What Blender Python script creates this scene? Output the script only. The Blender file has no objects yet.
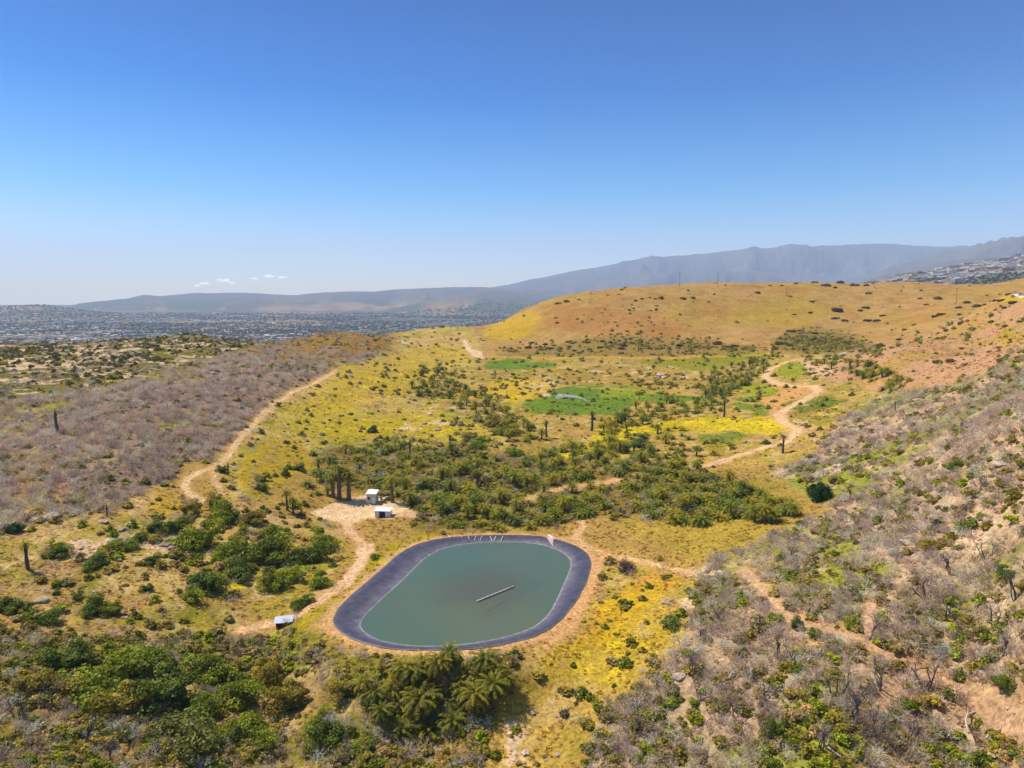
import bpy, math, random
import numpy as np
R = math.radians
rng = np.random.default_rng(7)
random.seed(7)
SC = bpy.context.scene
COL = SC.collection

# ------------------------------------------------------------------ camera, sky, sun, exposure
F, H0, PITCH = 710.0, 75.0, R(6.9)
cam = bpy.data.cameras.new('camera'); cam.sensor_width = 36; cam.lens = 36*F/1024
cam.clip_start = 1; cam.clip_end = 200000
camo = bpy.data.objects.new('camera', cam); COL.objects.link(camo)
camo.location = (0, 0, H0); camo.rotation_euler = (math.pi/2-PITCH, 0, 0)
SC.camera = camo

SUN_EL, SUN_AZ = R(57), R(-62)          # azimuth from +Y towards +X: sun stands to the far left
sdir = (math.sin(SUN_AZ)*math.cos(SUN_EL), math.cos(SUN_AZ)*math.cos(SUN_EL), math.sin(SUN_EL))
w = bpy.data.worlds.new('World'); SC.world = w; w.use_nodes = True
nt = w.node_tree; nt.nodes.clear()
wo = nt.nodes.new('ShaderNodeOutputWorld'); bg = nt.nodes.new('ShaderNodeBackground')
sky = nt.nodes.new('ShaderNodeTexSky'); sky.sky_type = 'NISHITA'; sky.sun_disc = False
sky.sun_elevation = SUN_EL; sky.sun_rotation = SUN_AZ
sky.altitude = 300; sky.air_density = 1.0; sky.dust_density = 0.3; sky.ozone_density = 1.0
hs = nt.nodes.new('ShaderNodeHueSaturation'); hs.inputs['Saturation'].default_value = 1.25
hs.inputs['Hue'].default_value = 0.5
tcw = nt.nodes.new('ShaderNodeTexCoord'); sepw = nt.nodes.new('ShaderNodeSeparateXYZ')
rampw = nt.nodes.new('ShaderNodeValToRGB')
nt.links.new(tcw.outputs['Generated'], sepw.inputs[0]); nt.links.new(sepw.outputs['Z'], rampw.inputs[0])
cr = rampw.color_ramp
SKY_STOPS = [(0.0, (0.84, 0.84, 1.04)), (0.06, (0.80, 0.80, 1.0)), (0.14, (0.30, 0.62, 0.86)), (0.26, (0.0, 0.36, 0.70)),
             (0.38, (0.0, 0.26, 0.54)), (0.6, (1.0, 0.95, 0.85)), (1.0, (1.15, 1.0, 0.85))]  # last stops lie above the view, brightened and warmed as added fill light
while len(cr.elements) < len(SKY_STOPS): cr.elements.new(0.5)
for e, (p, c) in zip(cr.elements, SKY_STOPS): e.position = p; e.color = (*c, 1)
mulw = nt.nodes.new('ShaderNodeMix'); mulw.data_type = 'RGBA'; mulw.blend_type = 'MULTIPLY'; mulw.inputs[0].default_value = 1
vmx = nt.nodes.new('ShaderNodeVectorMath'); vmx.operation = 'MAXIMUM'; vmx.inputs[1].default_value = (-2, -2, .012)
nt.links.new(tcw.outputs['Generated'], vmx.inputs[0]); nt.links.new(vmx.outputs[0], sky.inputs['Vector'])   # the sky's own colour carried down to the far edge of the land
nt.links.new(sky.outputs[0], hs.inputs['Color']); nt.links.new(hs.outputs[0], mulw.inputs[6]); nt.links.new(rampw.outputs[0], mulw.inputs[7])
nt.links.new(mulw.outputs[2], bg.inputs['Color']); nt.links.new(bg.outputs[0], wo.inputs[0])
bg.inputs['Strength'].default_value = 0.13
sl = bpy.data.lights.new('sun', 'SUN'); sl.energy = 5.0; sl.angle = R(0.5); sl.color = (1.0, 0.94, 0.86)
so = bpy.data.objects.new('sun', sl); COL.objects.link(so)
from mathutils import Vector
so.rotation_euler = Vector(sdir).to_track_quat('Z', 'Y').to_euler()
SC.view_settings.view_transform = 'Standard'; SC.view_settings.look = 'None'
SC.view_settings.gamma = 1; SC.view_settings.use_curve_mapping = False
SC.view_settings.exposure = 0.52
cy = SC.cycles
cy.max_bounces = 5; cy.diffuse_bounces = 2; cy.glossy_bounces = 2; cy.transmission_bounces = 2
cy.volume_bounces = 0; cy.transparent_max_bounces = 8; cy.use_denoising = True; cy.denoiser = 'OPENIMAGEDENOISE'; cy.denoising_input_passes = 'RGB_ALBEDO_NORMAL'; cy.denoising_prefilter = 'ACCURATE'
cy.caustics_reflective = False; cy.caustics_refractive = False

# ------------------------------------------------------------------ helpers
def lin(c, k=1.0):
    c = np.asarray(c, float)/255.0
    return np.where(c <= 0.04045, c/12.92, ((c+0.055)/1.055)**2.4)*k
KA = 0.60                                    # photograph's lit colour -> base colour
def alb(c):
    a = lin(c, KA); l = a@np.array([.25, .6, .15]); l = l[..., None] if np.ndim(l) else l
    return np.clip(l+(a-l)*1.16, .004, .9)

def _hash(ix, iy, s):
    n = (ix.astype(np.int64)*374761393 + iy.astype(np.int64)*668265263 + s*1442695041) & 0x7fffffff
    n = ((n ^ (n >> 13))*1274126177) & 0x7fffffff
    n = n ^ (n >> 16)
    return (n & 0xffff)/65535.0
def vnoise(x, y, s=0):
    ix = np.floor(x); iy = np.floor(y); fx = x-ix; fy = y-iy
    fx = fx*fx*(3-2*fx); fy = fy*fy*(3-2*fy)
    a = _hash(ix, iy, s); b = _hash(ix+1, iy, s); c = _hash(ix, iy+1, s); d = _hash(ix+1, iy+1, s)
    return (a*(1-fx)+b*fx)*(1-fy) + (c*(1-fx)+d*fx)*fy
def fbm(x, y, scale, s=0, o=4, g=0.5):       # about 0..1, mean 0.5
    t = 0; a = 1; n = 0; x = np.asarray(x)/scale; y = np.asarray(y)/scale
    ca, sa = math.cos(0.6), math.sin(0.6)
    for k in range(o):
        t = t + a*vnoise(x, y, s+k*17); n += a; a *= g
        x, y = (x*ca-y*sa)*2.03+3.1, (x*sa+y*ca)*2.03+7.7
    return t/n
def sstep(a, b, v):
    t = np.clip((v-a)/(b-a), 0, 1); return t*t*(3-2*t)
def ray(px, py):
    u = (np.asarray(px, float)-512)/F; v = (384-np.asarray(py, float))/F
    dy = math.cos(PITCH)+v*math.sin(PITCH); dz = -math.sin(PITCH)+v*math.cos(PITCH)
    return u/dy, dz/dy                       # per metre of Y
def proj(x, y, z):
    d = y*math.cos(PITCH)-(z-H0)*math.sin(PITCH); up = y*math.sin(PITCH)+(z-H0)*math.cos(PITCH)
    d = np.maximum(d, 1)
    return 512+F*x/d, 384-F*up/d

# ------------------------------------------------------------------ terrain: control points
cps = []                                     # (x, Y, z)
def cz(px, py, z):                           # ground of height z seen at the pixel
    kx, kz = ray(px, py); Y = (z-H0)/kz; cps.append((kx*Y, Y, z))
def cY(px, py, Y):                           # ground at depth Y seen at the pixel
    kx, kz = ray(px, py); cps.append((kx*Y, Y, H0+kz*Y))
for a in [(-220,768,10),(0,768,4),(150,768,-1),(300,768,-6),(430,768,-9),(560,768,-8),(700,768,-4),(850,768,3),(1024,768,9),(1240,768,18),
          (0,700,6),(150,700,0),(300,700,-5),(430,705,-7),(540,700,-5),(650,700,-1),(800,700,5),(1024,690,13),(1230,700,22),(-200,680,14),
          (0,640,7),(150,640,1),(250,640,-3.5),(290,622,-3),(620,620,0.3),(700,640,4),(850,640,10),(1024,620,20),
          (0,590,8),(100,590,5),(200,590,1),(280,580,-1),(325,575,-1.2),(350,552,-0.3),(373,503,1.5),(330,512,1.3),(400,512,1.2),
          (600,560,0.3),(650,590,1.5),(700,560,4),(800,570,10),(900,560,17),(1024,540,28),(1240,540,44),(-200,560,20),
          (0,500,14),(100,510,12),(190,490,10),(250,500,7),(300,480,6),(450,500,2),(550,500,2.5),(650,500,5),(720,510,6),(820,500,12),(900,490,20),(1024,470,36),
          (0,450,20),(100,450,19),(230,450,14),(330,450,8),(450,450,6),(550,450,6),(650,450,7),(740,450,9),(800,440,14),(900,440,26),(1024,420,45),
          (0,405,26),(100,400,28),(230,410,22),(300,385,22),(400,400,12),(500,400,10),(600,400,10),(700,400,12),(800,405,17),(950,385,37),(1024,385,46),
          (1240,400,62),(-200,430,30),
          (100,370,32),(0,375,30),(480,360,16),(600,365,15),(700,365,16),(780,368,20),(870,387,25),(1024,352,53),
          (470,346,22),(500,352,20),(600,354,21),(700,354,22),(350,370,24),(250,370,29)]: cz(*a)
for px, py in [(333,625),(352,595),(380,572),(400,553),(450,537),(500,535),(540,536),(582,549),(591,560),(582,590),(555,625),(510,643),(450,650),(380,647),(463,592)]: cz(px, py, 0)
for a in [(420,335,900),(440,326,1000),(480,326,980),(400,332,960),(330,331,750),(385,340,760),(300,340,740),(250,345,720),(200,337,700),(100,342,650),(0,345,600),(-200,345,560),
          (200,362,480),(500,325,1000),(520,310,1050),(560,298,1100),(600,291,1120),(650,286,1150),(720,283,1180),(800,283,1250),(900,282,1300),(960,285,1250),
          (600,320,880),(700,320,880),(530,335,850),(850,342,700),(800,346,650),(780,325,860),(900,320,850),(850,308,980),(950,308,850),(930,333,640),(1000,302,900),(1024,281,1100),
          (900,350,430),(950,350,425),(1000,322,465),(1024,292,520),(1200,270,560),(950,330,520),(1150,250,1200),(985,306,520)]: cY(*a)
for a in [(-900,900,-10),(-600,950,-20),(-300,980,-10),(-250,1300,-60),(0,1350,-40),(-700,1300,-90),(-1200,1300,-90),(300,1700,20),(700,1800,40),(0,1700,-80),(-700,1700,-110),
          (1300,1800,70),(-60,60,8),(60,60,8),(0,60,0),(0,30,2),(70,30,12),(-70,30,12),(150,60,30),(-150,60,24),(240,120,52),(-240,120,40),(160,20,30),(-160,20,24),(300,60,60),(-300,60,40),(-1300,1700,-110),(1000,1000,110),(1500,1300,120),(400,200,90),(-350,200,35)]: cps.append(a)
cps = np.array(cps, float)
def wc(x, y):
    y = np.maximum(y, 12); return x/(y+30)*2.2, np.log(y+20)
CA, CB = wc(cps[:, 0], cps[:, 1])
def tps(r2): return 0.5*r2*np.log(r2+1e-12)
n = len(cps)
A = np.zeros((n+3, n+3)); A[:n, :n] = tps((CA[:, None]-CA)**2+(CB[:, None]-CB)**2) + np.eye(n)*2e-3
Pm = np.stack([np.ones(n), CA, CB], 1); A[:n, n:] = Pm; A[n:, :n] = Pm.T
WT = np.linalg.solve(A, np.concatenate([cps[:, 2], np.zeros(3)]))
def near_h(x, y):
    a, b = wc(x, y); out = WT[n]+WT[n+1]*a+WT[n+2]*b
    for i in range(n): out = out + WT[i]*tps((a-CA[i])**2+(b-CB[i])**2)
    return out
# far country: plain and ranges, the skyline given as (bearing pixel, skyline pixel)
RANGES = [ # distance, half width, profile
    (8200, 1000, [(-400,322),(-100,312),(0,308),(25,306),(50,305),(80,309),(110,313),(160,318),(250,325),(400,330),(1400,330)]),
    (13500, 1400, [(-400,318),(60,312),(85,303),(130,299),(150,294),(165,296),(200,293),(260,293),(300,295),(330,292),(380,291),(420,288),(470,287),(540,290),(600,297),(700,300),(1400,300)]),
    (10500, 1300, [(-400,330),(380,312),(420,303),(455,296),(480,291),(520,292),(560,296),(620,300),(700,303),(1400,300)]),
    (19000, 2100, [(-400,318),(60,314),(90,305),(120,302),(250,301),(440,293),(500,286),(530,279),(570,272),(610,265),(640,257),(680,255),(710,251),(740,249),(780,245),(820,243),(860,243),(900,245),(940,247),(1000,247),(1400,240)]),
    (15500, 1500, [(-400,330),(500,300),(560,284),(620,277),(680,270),(760,272),(830,275),(1400,290)]),
    (11500, 2000, [(-400,330),(700,310),(800,291),(850,280),(880,267),(920,257),(960,248),(990,239),(1024,232),(1080,224),(1200,215),(1400,225)]),
    (4200, 800, [(-400,350),(780,330),(830,297),(860,285),(900,276),(940,270),(980,262),(1024,256),(1150,248),(1400,245)]),
    (1750, 240, [(-400,400),(880,330),(920,291),(940,284),(970,277),(1000,273),(1024,271),(1150,262),(1400,262)]),
]
PLAIN = -125.0
def far_h(x, y):
    u = 512+F*(x/np.maximum(y, 1))*math.cos(PITCH); h = PLAIN - np.clip(y-8500, 0, None)*.014 + 10*(fbm(x, y, 1400, 3)-.5)
    for k, (D, wd, prof) in enumerate(RANGES):
        pr = np.array(prof, float); py = np.interp(u, pr[:, 0], pr[:, 1])
        py = py + (fbm(u, u*0+k*9.1, 22, 40+k, 5, .6)-.5)*(2.0 if D > 5000 else 1.5)
        kx, kz = ray(u, py); top = H0+kz*D
        t = (y-D)/wd; base = PLAIN-max(0, D-8500)*.014 if D > 2000 else PLAIN
        t = np.where(t < 0, t*(0.8 if D != 4200 else 0.42), t)
        rn = fbm(x, y, wd*0.8, 60+k, 5); rough = (.16-np.abs(rn-.5)*2.6)*.8 if D > 5000 else (rn-.5)*.5
        s = np.exp(-t*t)*(1+rough*np.clip(np.abs(t)*1.6, 0, 1))
        h = np.maximum(h, base+(top-base)*s)
    return h
POND_PX = [(333,625),(336,612),(352,595),(380,572),(400,553),(420,543),(450,537),(500,535),(540,536),(562,541),(582,549),(591,560),(588,575),(582,590),(570,608),(555,625),(535,636),(510,643),(480,648),(450,650),(410,650),(380,647),(350,638)]
WATER_PX = [(358,628),(362,618),(375,605),(405,578),(425,557),(445,547),(480,542),(520,542),(545,545),(565,553),(573,563),(566,580),(558,598),(548,617),(530,630),(500,638.5),(470,644),(430,647),(400,645),(375,640)]
def flat_pts(pts, z):
    o = []
    for px, py in pts:
        kx, kz = ray(px, py); Y = (z-H0)/kz; o.append((float(kx*Y), float(Y)))
    return np.array(o)
def smooth_loop(p, m=160):
    for _ in range(2): p = np.stack([0.75*p+0.25*np.roll(p, -1, 0), 0.25*p+0.75*np.roll(p, -1, 0)], 1).reshape(-1, 2)
    q = np.vstack([p, p[:1]]); d = np.r_[0, np.cumsum(np.hypot(*np.diff(q, axis=0).T))]
    t = np.linspace(0, d[-1], m, endpoint=False)
    return np.stack([np.interp(t, d, q[:, 0]), np.interp(t, d, q[:, 1])], 1)
RIM = smooth_loop(flat_pts(POND_PX, 0)); WATER_Z = -1.0
WLINE = smooth_loop(flat_pts(WATER_PX, WATER_Z))
def poly_sd(x, y, poly):                     # signed distance, negative inside
    x = np.asarray(x, float); y = np.asarray(y, float)
    d = np.full(x.shape, 1e18); ins = np.zeros(x.shape, bool); m = len(poly)
    for i in range(m):
        x0, y0 = poly[i]; x1, y1 = poly[(i+1) % m]; ex, ey = x1-x0, y1-y0
        t = np.clip(((x-x0)*ex+(y-y0)*ey)/(ex*ex+ey*ey+1e-12), 0, 1)
        d = np.minimum(d, (x-x0-t*ex)**2+(y-y0-t*ey)**2)
        if y0 != y1: ins ^= ((y0 > y) != (y1 > y)) & (x < ex*(y-y0)/ey+x0)
    return np.where(ins, -1, 1)*np.sqrt(d)
def line_d(x, y, pts):
    d = np.full(np.shape(x), 1e18)
    for (x0, y0), (x1, y1) in zip(pts[:-1], pts[1:]):
        ex, ey = x1-x0, y1-y0; t = np.clip(((x-x0)*ex+(y-y0)*ey)/(ex*ex+ey*ey+1e-12), 0, 1)
        d = np.minimum(d, (x-x0-t*ex)**2+(y-y0-t*ey)**2)
    return np.sqrt(d)

# grid of the ground sheet: a = x/(Y+60), rows spaced by the logarithm of Y
NA = 1350; AMAX = 1.12
YR = np.concatenate([np.exp(np.arange(math.log(14), math.log(60), 0.02)), np.exp(np.arange(math.log(60), math.log(1500), 0.005)), np.exp(np.arange(math.log(1500), math.log(21500), 0.012))])
NR = len(YR); AV = np.linspace(-AMAX, AMAX, NA)
GY = np.repeat(YR[:, None], NA, 1); GX = AV[None, :]*(GY+80)
ni = np.searchsorted(YR, 2300)
GZ = far_h(GX, GY)
nz = near_h(GX[:ni], GY[:ni])
X, Y = GX[:ni], GY[:ni]
amp = np.clip(Y/260, 0.35, 4.5)
nz = nz + amp*((fbm(X, Y, 30, 5, 4)-.5)*1.6) + (fbm(X, Y, 5, 9, 3)-.5)*0.7
cap = 8+.25*np.abs(X)+.06*Y; wcap = 1-sstep(180, 320, Y); nz = nz-wcap*np.clip(nz-cap, 0, None)*.92
bl = sstep(1350, 2200, Y)
nz = nz*(1-bl)+np.maximum(GZ[:ni], nz*(1-bl)+PLAIN*bl)*bl
pm = (np.abs(X) < 120) & (Y > 80) & (Y < 300)
sdp = np.full(X.shape, 1e3); sdp[pm] = poly_sd(X[pm], Y[pm], RIM)
kk = sstep(3.5, 16, sdp); nz = nz*kk + (-0.06+0.16*(fbm(X, Y, 3, 77, 2)-.5))*(1-kk)
nz = np.where(sdp < -0.7, -7.0, nz)
GZ[:ni] = nz
def gh(x, y):                                # height of the ground sheet
    x = np.asarray(x, float); y = np.asarray(y, float)
    a = np.clip((x/(y+80)+AMAX)/(2*AMAX)*(NA-1), 0, NA-1.001); r = np.clip(np.interp(y, YR, np.arange(NR)), 0, NR-1.001)
    i = r.astype(int); j = a.astype(int); fi = r-i; fj = a-j
    return (GZ[i, j]*(1-fj)+GZ[i, j+1]*fj)*(1-fi)+(GZ[i+1, j]*(1-fj)+GZ[i+1, j+1]*fj)*fi
def gs(Fd, x, y):                            # nearest sample of a painted field
    a = np.clip((x/(y+80)+AMAX)/(2*AMAX)*(NA-1), 0, NA-1).round().astype(int); r = np.clip(np.interp(y, YR, np.arange(NR)), 0, Fd.shape[0]-1).round().astype(int)
    return Fd[r, a]
YS = np.exp(np.linspace(math.log(55), math.log(9000), 2400))
def on_ground(px, py, ymin=55):              # where the ray of a pixel meets the ground
    kx, kz = ray(px, py); ys = YS[YS >= ymin]
    d = H0+kz*ys-gh(kx*ys, ys); k = np.argmax(d < 0)
    if d[k] >= 0: return None
    t = d[k-1]/(d[k-1]-d[k]) if k > 0 else 0; y = ys[max(k-1, 0)]*(1-t)+ys[k]*t
    return float(kx*y), float(y), float(gh(kx*y, y))

# ------------------------------------------------------------------ painting the ground's own colours
PX, PY = proj(GX, GY, GZ)
wob = 1.0
NX = GX[:ni]; NY = GY[:ni]
n30 = fbm(NX, NY, 34, 11, 4); n8 = fbm(NX, NY, 9, 21, 4); n2 = fbm(NX, NY, 2.2, 31, 3); n60 = fbm(NX, NY, 80, 91, 3)
QX = PX[:ni]+(n30-.5)*26*np.clip(300/NY, .25, 1.3)+(n8-.5)*14*np.clip(300/NY, .2, 1.5)
QY = PY[:ni]+(fbm(NX, NY, 34, 131, 4)-.5)*16*np.clip(300/NY, .15, 1.5)+(fbm(NX, NY, 7, 151, 3)-.5)*9*np.clip(300/NY, .15, 1.6)
def mask(poly, soft=3.0, raw=False):
    p = np.array(poly, float); qx, qy = (PX[:ni], PY[:ni]) if raw else (QX, QY)
    x0, y0 = p.min(0)-soft-2; x1, y1 = p.max(0)+soft+2
    m = (qx > x0) & (qx < x1) & (qy > y0) & (qy < y1); out = np.zeros(qx.shape)
    out[m] = sstep(soft, -soft, poly_sd(qx[m], qy[m], poly)); return out
def lerp(c, m, new):
    return c*(1-m[..., None]) + np.asarray(new)*m[..., None]
C = np.zeros((ni, NA, 3))+alb((172, 140, 84))
C = lerp(C, np.clip((n30-.4)*3, 0, 1)*.5, alb((150, 135, 62)))
Z = {}                                       # named zones, also used for scattering
Z['rocky_ridge'] = mask([(-400,300),(-10,300),(250,325),(262,348),(205,362),(130,385),(60,398),(-400,425)])
Z['scrub_left'] = mask([(-400,425),(60,398),(130,382),(205,362),(262,346),(310,350),(400,352),(370,362),(322,372),(285,392),(262,410),(236,436),(215,458),(180,468),(160,488),(100,508),(40,522),(-400,560)], 4)
Z['brown_hill'] = mask([(245,350),(262,340),(300,325),(395,325),(390,348),(330,364),(280,362)])
Z['meadow'] = mask([(345,368),(395,348),(410,320),(475,320),(485,350),(480,385),(430,385),(520,430),(500,450),(330,450),(300,470),(250,505),(205,500),(225,462),(262,410),(290,392)])
Z['gold_hill'] = mask([(480,352),(470,320),(540,270),(980,260),(1400,260),(1400,300),(1024,300),(950,325),(905,345),(860,352),(760,353),(640,356)], 2)
Z['pink_hill'] = mask([(800,378),(850,345),(905,345),(950,322),(1024,296),(1400,270),(1400,360),(1024,352),(960,382),(880,392)], 3)
Z['valley'] = mask([(480,352),(640,356),(760,353),(850,352),(820,378),(880,392),(850,420),(800,455),(700,470),(600,470),(520,430),(480,385)], 3)
Z['scrub_right'] = mask([(1400,350),(1024,354),(960,384),(885,396),(850,420),(805,455),(770,470),(835,512),(765,535),(695,572),(690,610),(650,660),(600,720),(585,768),(560,1100),(1400,1100)], 5)
Z['flowers'] = mask([(600,552),(700,565),(690,600),(668,650),(620,720),(560,768),(470,790),(500,690),(515,655),(560,640),(595,590)], 4)
Z['slope_left'] = mask([(-400,555),(40,522),(160,488),(250,505),(330,525),(350,545),(330,590),(290,640),(100,650),(-400,680)], 4)
Z['brush'] = mask([(-400,640),(100,635),(250,640),(330,650),(500,655),(500,690),(470,790),(470,1100),(-400,1100)], 5)
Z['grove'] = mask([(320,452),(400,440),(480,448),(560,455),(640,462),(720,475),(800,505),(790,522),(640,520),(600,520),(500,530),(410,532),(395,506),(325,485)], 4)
C = lerp(C, Z['rocky_ridge'], alb((116, 106, 48)))
C = lerp(C, Z['scrub_left'], alb((150, 124, 106)))
C = lerp(C, Z['scrub_left']*sstep(.52, .62, n30)*.9, alb((162, 150, 62))); C = lerp(C, Z['scrub_left']*sstep(.56, .64, n60)*.5, alb((190, 162, 118)))
C = lerp(C, Z['brown_hill'], alb((150, 116, 62)))
C = lerp(C, Z['meadow'], alb((190, 164, 98)))
C = lerp(C, Z['meadow']*sstep(.45, .6, n30)*.7, alb((164, 146, 60)))
C = lerp(C, Z['valley'], alb((182, 152, 86)))
C = lerp(C, Z['valley']*sstep(.5, .62, n30)*.7, alb((150, 135, 50)))
C = lerp(C, Z['gold_hill'], alb((182, 146, 94)))
C = lerp(C, Z['gold_hill']*sstep(.48, .62, n60)*.45, alb((174, 146, 70)))
C = lerp(C, Z['gold_hill']*sstep(.54, .62, fbm(NX, NY, 14, 841, 4))*.4, alb((148, 114, 66)))
C = lerp(C, Z['gold_hill']*sstep(.54, .66, n30)*.6, alb((172, 126, 76)))
C = lerp(C, Z['pink_hill'], alb((190, 148, 112)))
C = lerp(C, Z['pink_hill']*sstep(.52, .64, n30)*.6, alb((170, 140, 72)))
C = lerp(C, Z['scrub_right'], alb((186, 158, 126)))
C = lerp(C, Z['scrub_right']*sstep(.43, .53, n30)*.85, alb((140, 142, 52)))
C = lerp(C, Z['scrub_right']*sstep(.56, .64, n8)*.5, alb((204, 172, 140)))
C = lerp(C, Z['slope_left'], alb((186, 154, 98)))
C = lerp(C, Z['slope_left']*sstep(.48, .6, n30)*.7, alb((160, 142, 62)))
C = lerp(C, Z['brush'], alb((158, 130, 80)))
C = lerp(C, Z['brush']*sstep(.48, .58, n30)*.7, alb((128, 122, 52)))
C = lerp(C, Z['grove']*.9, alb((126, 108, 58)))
C = lerp(C, Z['flowers'], alb((188, 156, 88)))
soft = np.clip(Z['meadow']+Z['valley']+Z['slope_left']+Z['flowers']*.6+Z['brush'], 0, 1)
g12 = fbm(NX, NY, 15, 801, 4); p6 = fbm(NX, NY, 5, 811, 4)
C = lerp(C, soft*sstep(.51, .60, g12)*.5, alb((132, 130, 54)))
C = lerp(C, soft*sstep(.54, .62, p6)*.5, alb((210, 180, 132)))
C = lerp(C, soft*sstep(.56, .64, fbm(NX, NY, 10, 821, 4))*.5, alb((170, 132, 92)))
# smaller areas, each with the colour of its own grass or soil
GREEN = (110, 130, 38); LAWN = (104, 128, 44)
AREAS = [
 ([(500,353),(610,335),(700,340),(760,346),(750,356),(620,358),(500,357)], (140,118,68), .8, 3),
 ([(770,340),(800,325),(850,335),(880,348),(830,355),(780,352)], (118,106,58), .7, 3),
 ([(540,330),(560,312),(600,306),(680,322),(690,335),(600,335)], (172,122,74), .6, 4),
 ([(480,340),(490,325),(530,312),(545,318),(520,338)], (200,165,58), .7, 4),
 ([(720,322),(740,305),(800,300),(840,312),(800,330)], (180,152,76), .6, 5),
 ([(488,361),(510,360),(552,362),(556,367),(520,371),(484,369)], GREEN, 1, 1.2),
 ([(636,361),(680,357),(765,352),(770,357),(720,368),(690,370),(650,366)], (136,134,48), .9, 2),
 ([(560,372),(620,366),(690,372),(700,384),(640,392),(560,384)], (165,135,72), .8, 2),
 ([(452,398),(480,386),(520,378),(556,384),(540,398),(520,408),(500,400)], (205,170,50), .7, 2),
 ([(528,404),(545,393),(570,386),(620,388),(668,392),(712,398),(690,404),(640,404),(612,412),(560,416),(534,412)], GREEN, 1, 1.5),
 ([(600,389),(640,389),(660,393),(640,399),(600,398)], (140,150,40), .8, 2),
 ([(735,400),(775,392),(790,400),(760,412),(738,410)], (110,130,44), .9, 1.5),
 ([(738,388),(775,382),(790,390),(770,396),(740,396)], (150,150,48), .9, 1.5),
 ([(768,372),(778,364),(802,362),(812,370),(800,378),(776,378)], (140,142,40), .9, 1.5),
 ([(785,408),(800,400),(835,398),(850,402),(835,408),(795,416)], (104,118,44), .9, 1.5),
 ([(800,362),(830,362),(838,372),(812,374)], (214,176,140), .8, 1.5),
 ([(770,384),(812,386),(814,392),(790,404),(772,412),(762,402),(775,392)], (208,158,104), .9, 1.5),
 ([(560,452),(600,430),(650,420),(700,416),(760,414),(796,424),(790,436),(730,430),(660,430),(600,442),(570,455)], (200,176,34), .9, 2),
 ([(700,434),(740,430),(750,440),(700,444)], (110,128,58), .8, 2),
 ([(600,515),(640,520),(790,525),(770,545),(700,560),(640,545)], (178,154,76), .55, 4),
 ([(335,445),(325,425),(350,415),(420,418),(470,432),(430,440)], (172,152,44), .8, 4),
 ([(260,445),(300,440),(310,470),(250,500),(230,480)], (176,148,66), .8, 4),
 ([(395,560),(380,572),(352,595),(328,618),(305,632),(290,625),(330,590),(372,560),(398,540),(440,532),(440,540),(415,545)], (164,146,58), .9, 2.5),
 ([(275,640),(300,630),(325,640),(310,656),(285,660)], (118,118,44), .8, 4),
 ([(180,400),(235,395),(240,430),(190,445)], (150,118,96), .5, 5),
 ([(150,492),(200,492),(220,508),(190,515),(150,510)], (184,148,66), .8, 5),
 ([(560,655),(610,640),(660,600),(680,575),(640,570),(610,600),(585,625)], (196,150,70), .7, 5),
 ([(0,470),(60,470),(80,500),(30,520),(0,515)], (168,126,100), .5, 5),
 ([(740,575),(800,610),(860,628),(850,650),(800,640),(760,612)], (202,160,126), .6, 4),
 ([(1000,330),(1024,325),(1024,345),(1000,350)], (178,150,62), .7, 4),
 ([(525,665),(560,645),(600,632),(645,640),(655,665),(620,690),(560,690),(530,682)], (202,174,56), .35, 6),
 ([(600,600),(660,588),(672,640),(640,655),(590,650)], (202,172,56), .5, 6), ([(330,372),(420,345),(470,345),(470,360),(420,385),(330,415),(300,405)], (198,166,62), .5, 6),
 ([(260,440),(300,400),(420,410),(500,430),(470,440),(330,436)], (190,168,52), .45, 6),
 ([(1000,297),(1060,292),(1060,300),(1002,301)], (196,170,70), .8, 1.5)]
for poly, c, k, s in AREAS: C = lerp(C, mask(poly, s)*k, alb(c))
# yellow blossom, as flecks of its own colour
YEL = [([(330,372),(420,345),(470,345),(470,360),(420,385),(330,415),(300,405)], .55), ([(250,470),(300,440),(300,400),(420,410),(500,430),(470,445),(400,438),(330,440)], .55),
       ([(560,452),(600,430),(650,420),(700,416),(760,414),(796,424),(790,436),(730,430),(660,430),(600,442),(570,455)], .95),
       ([(525,665),(570,640),(620,640),(650,655),(640,680),(600,690),(540,680)], .95), ([(600,600),(660,590),(670,640),(640,660),(590,650)], .6), ([(510,700),(600,690),(600,710),(520,715)], .6),
       ([(740,380),(780,360),(810,370),(800,380),(770,384)], .6), ([(600,520),(780,525),(700,560),(620,545)], .4), ([(690,560),(600,560),(620,600),(690,600)], .35),
       ([(790,420),(840,405),(860,398),(850,415),(800,430)], .6), ([(860,385),(890,372),(900,380),(870,392)], .5), ([(180,500),(240,440),(300,430),(250,500)], .35),
       ([(20,560),(140,560),(140,620),(40,620)], .25), ([(240,578),(275,576),(275,592),(240,592)], .9), ([(480,400),(530,385),(540,395),(510,410)], .6),
       ([(260,665),(400,665),(380,768),(200,768)], .15), ([(330,600),(380,555),(430,538),(430,545),(390,570),(345,610)], .4), ([(560,630),(595,580),(600,600),(575,635)], .5),
       ([(90,345),(240,338),(240,358),(150,375)], .3), ([(470,350),(560,371),(800,358),(800,353),(560,357)], .5), ([(1004,297),(1060,292),(1060,300),(1004,301)], .5),
       ([(90,500),(330,505),(330,560),(90,560)], .2), ([(740,540),(1024,540),(1024,740),(640,740)], .08)]
Ym = np.zeros((ni, NA))
for poly, k in YEL: Ym = np.maximum(Ym, mask(poly, 6)*k)
fl = 0.5*n2+0.3*n8+0.2*n30+(rng.random(n2.shape)-.5)*.10
C = lerp(C, sstep(0.0, 0.12, Ym*.42+fl-.83)*(Ym > .02)*.75, alb((222, 196, 40)))
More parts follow.
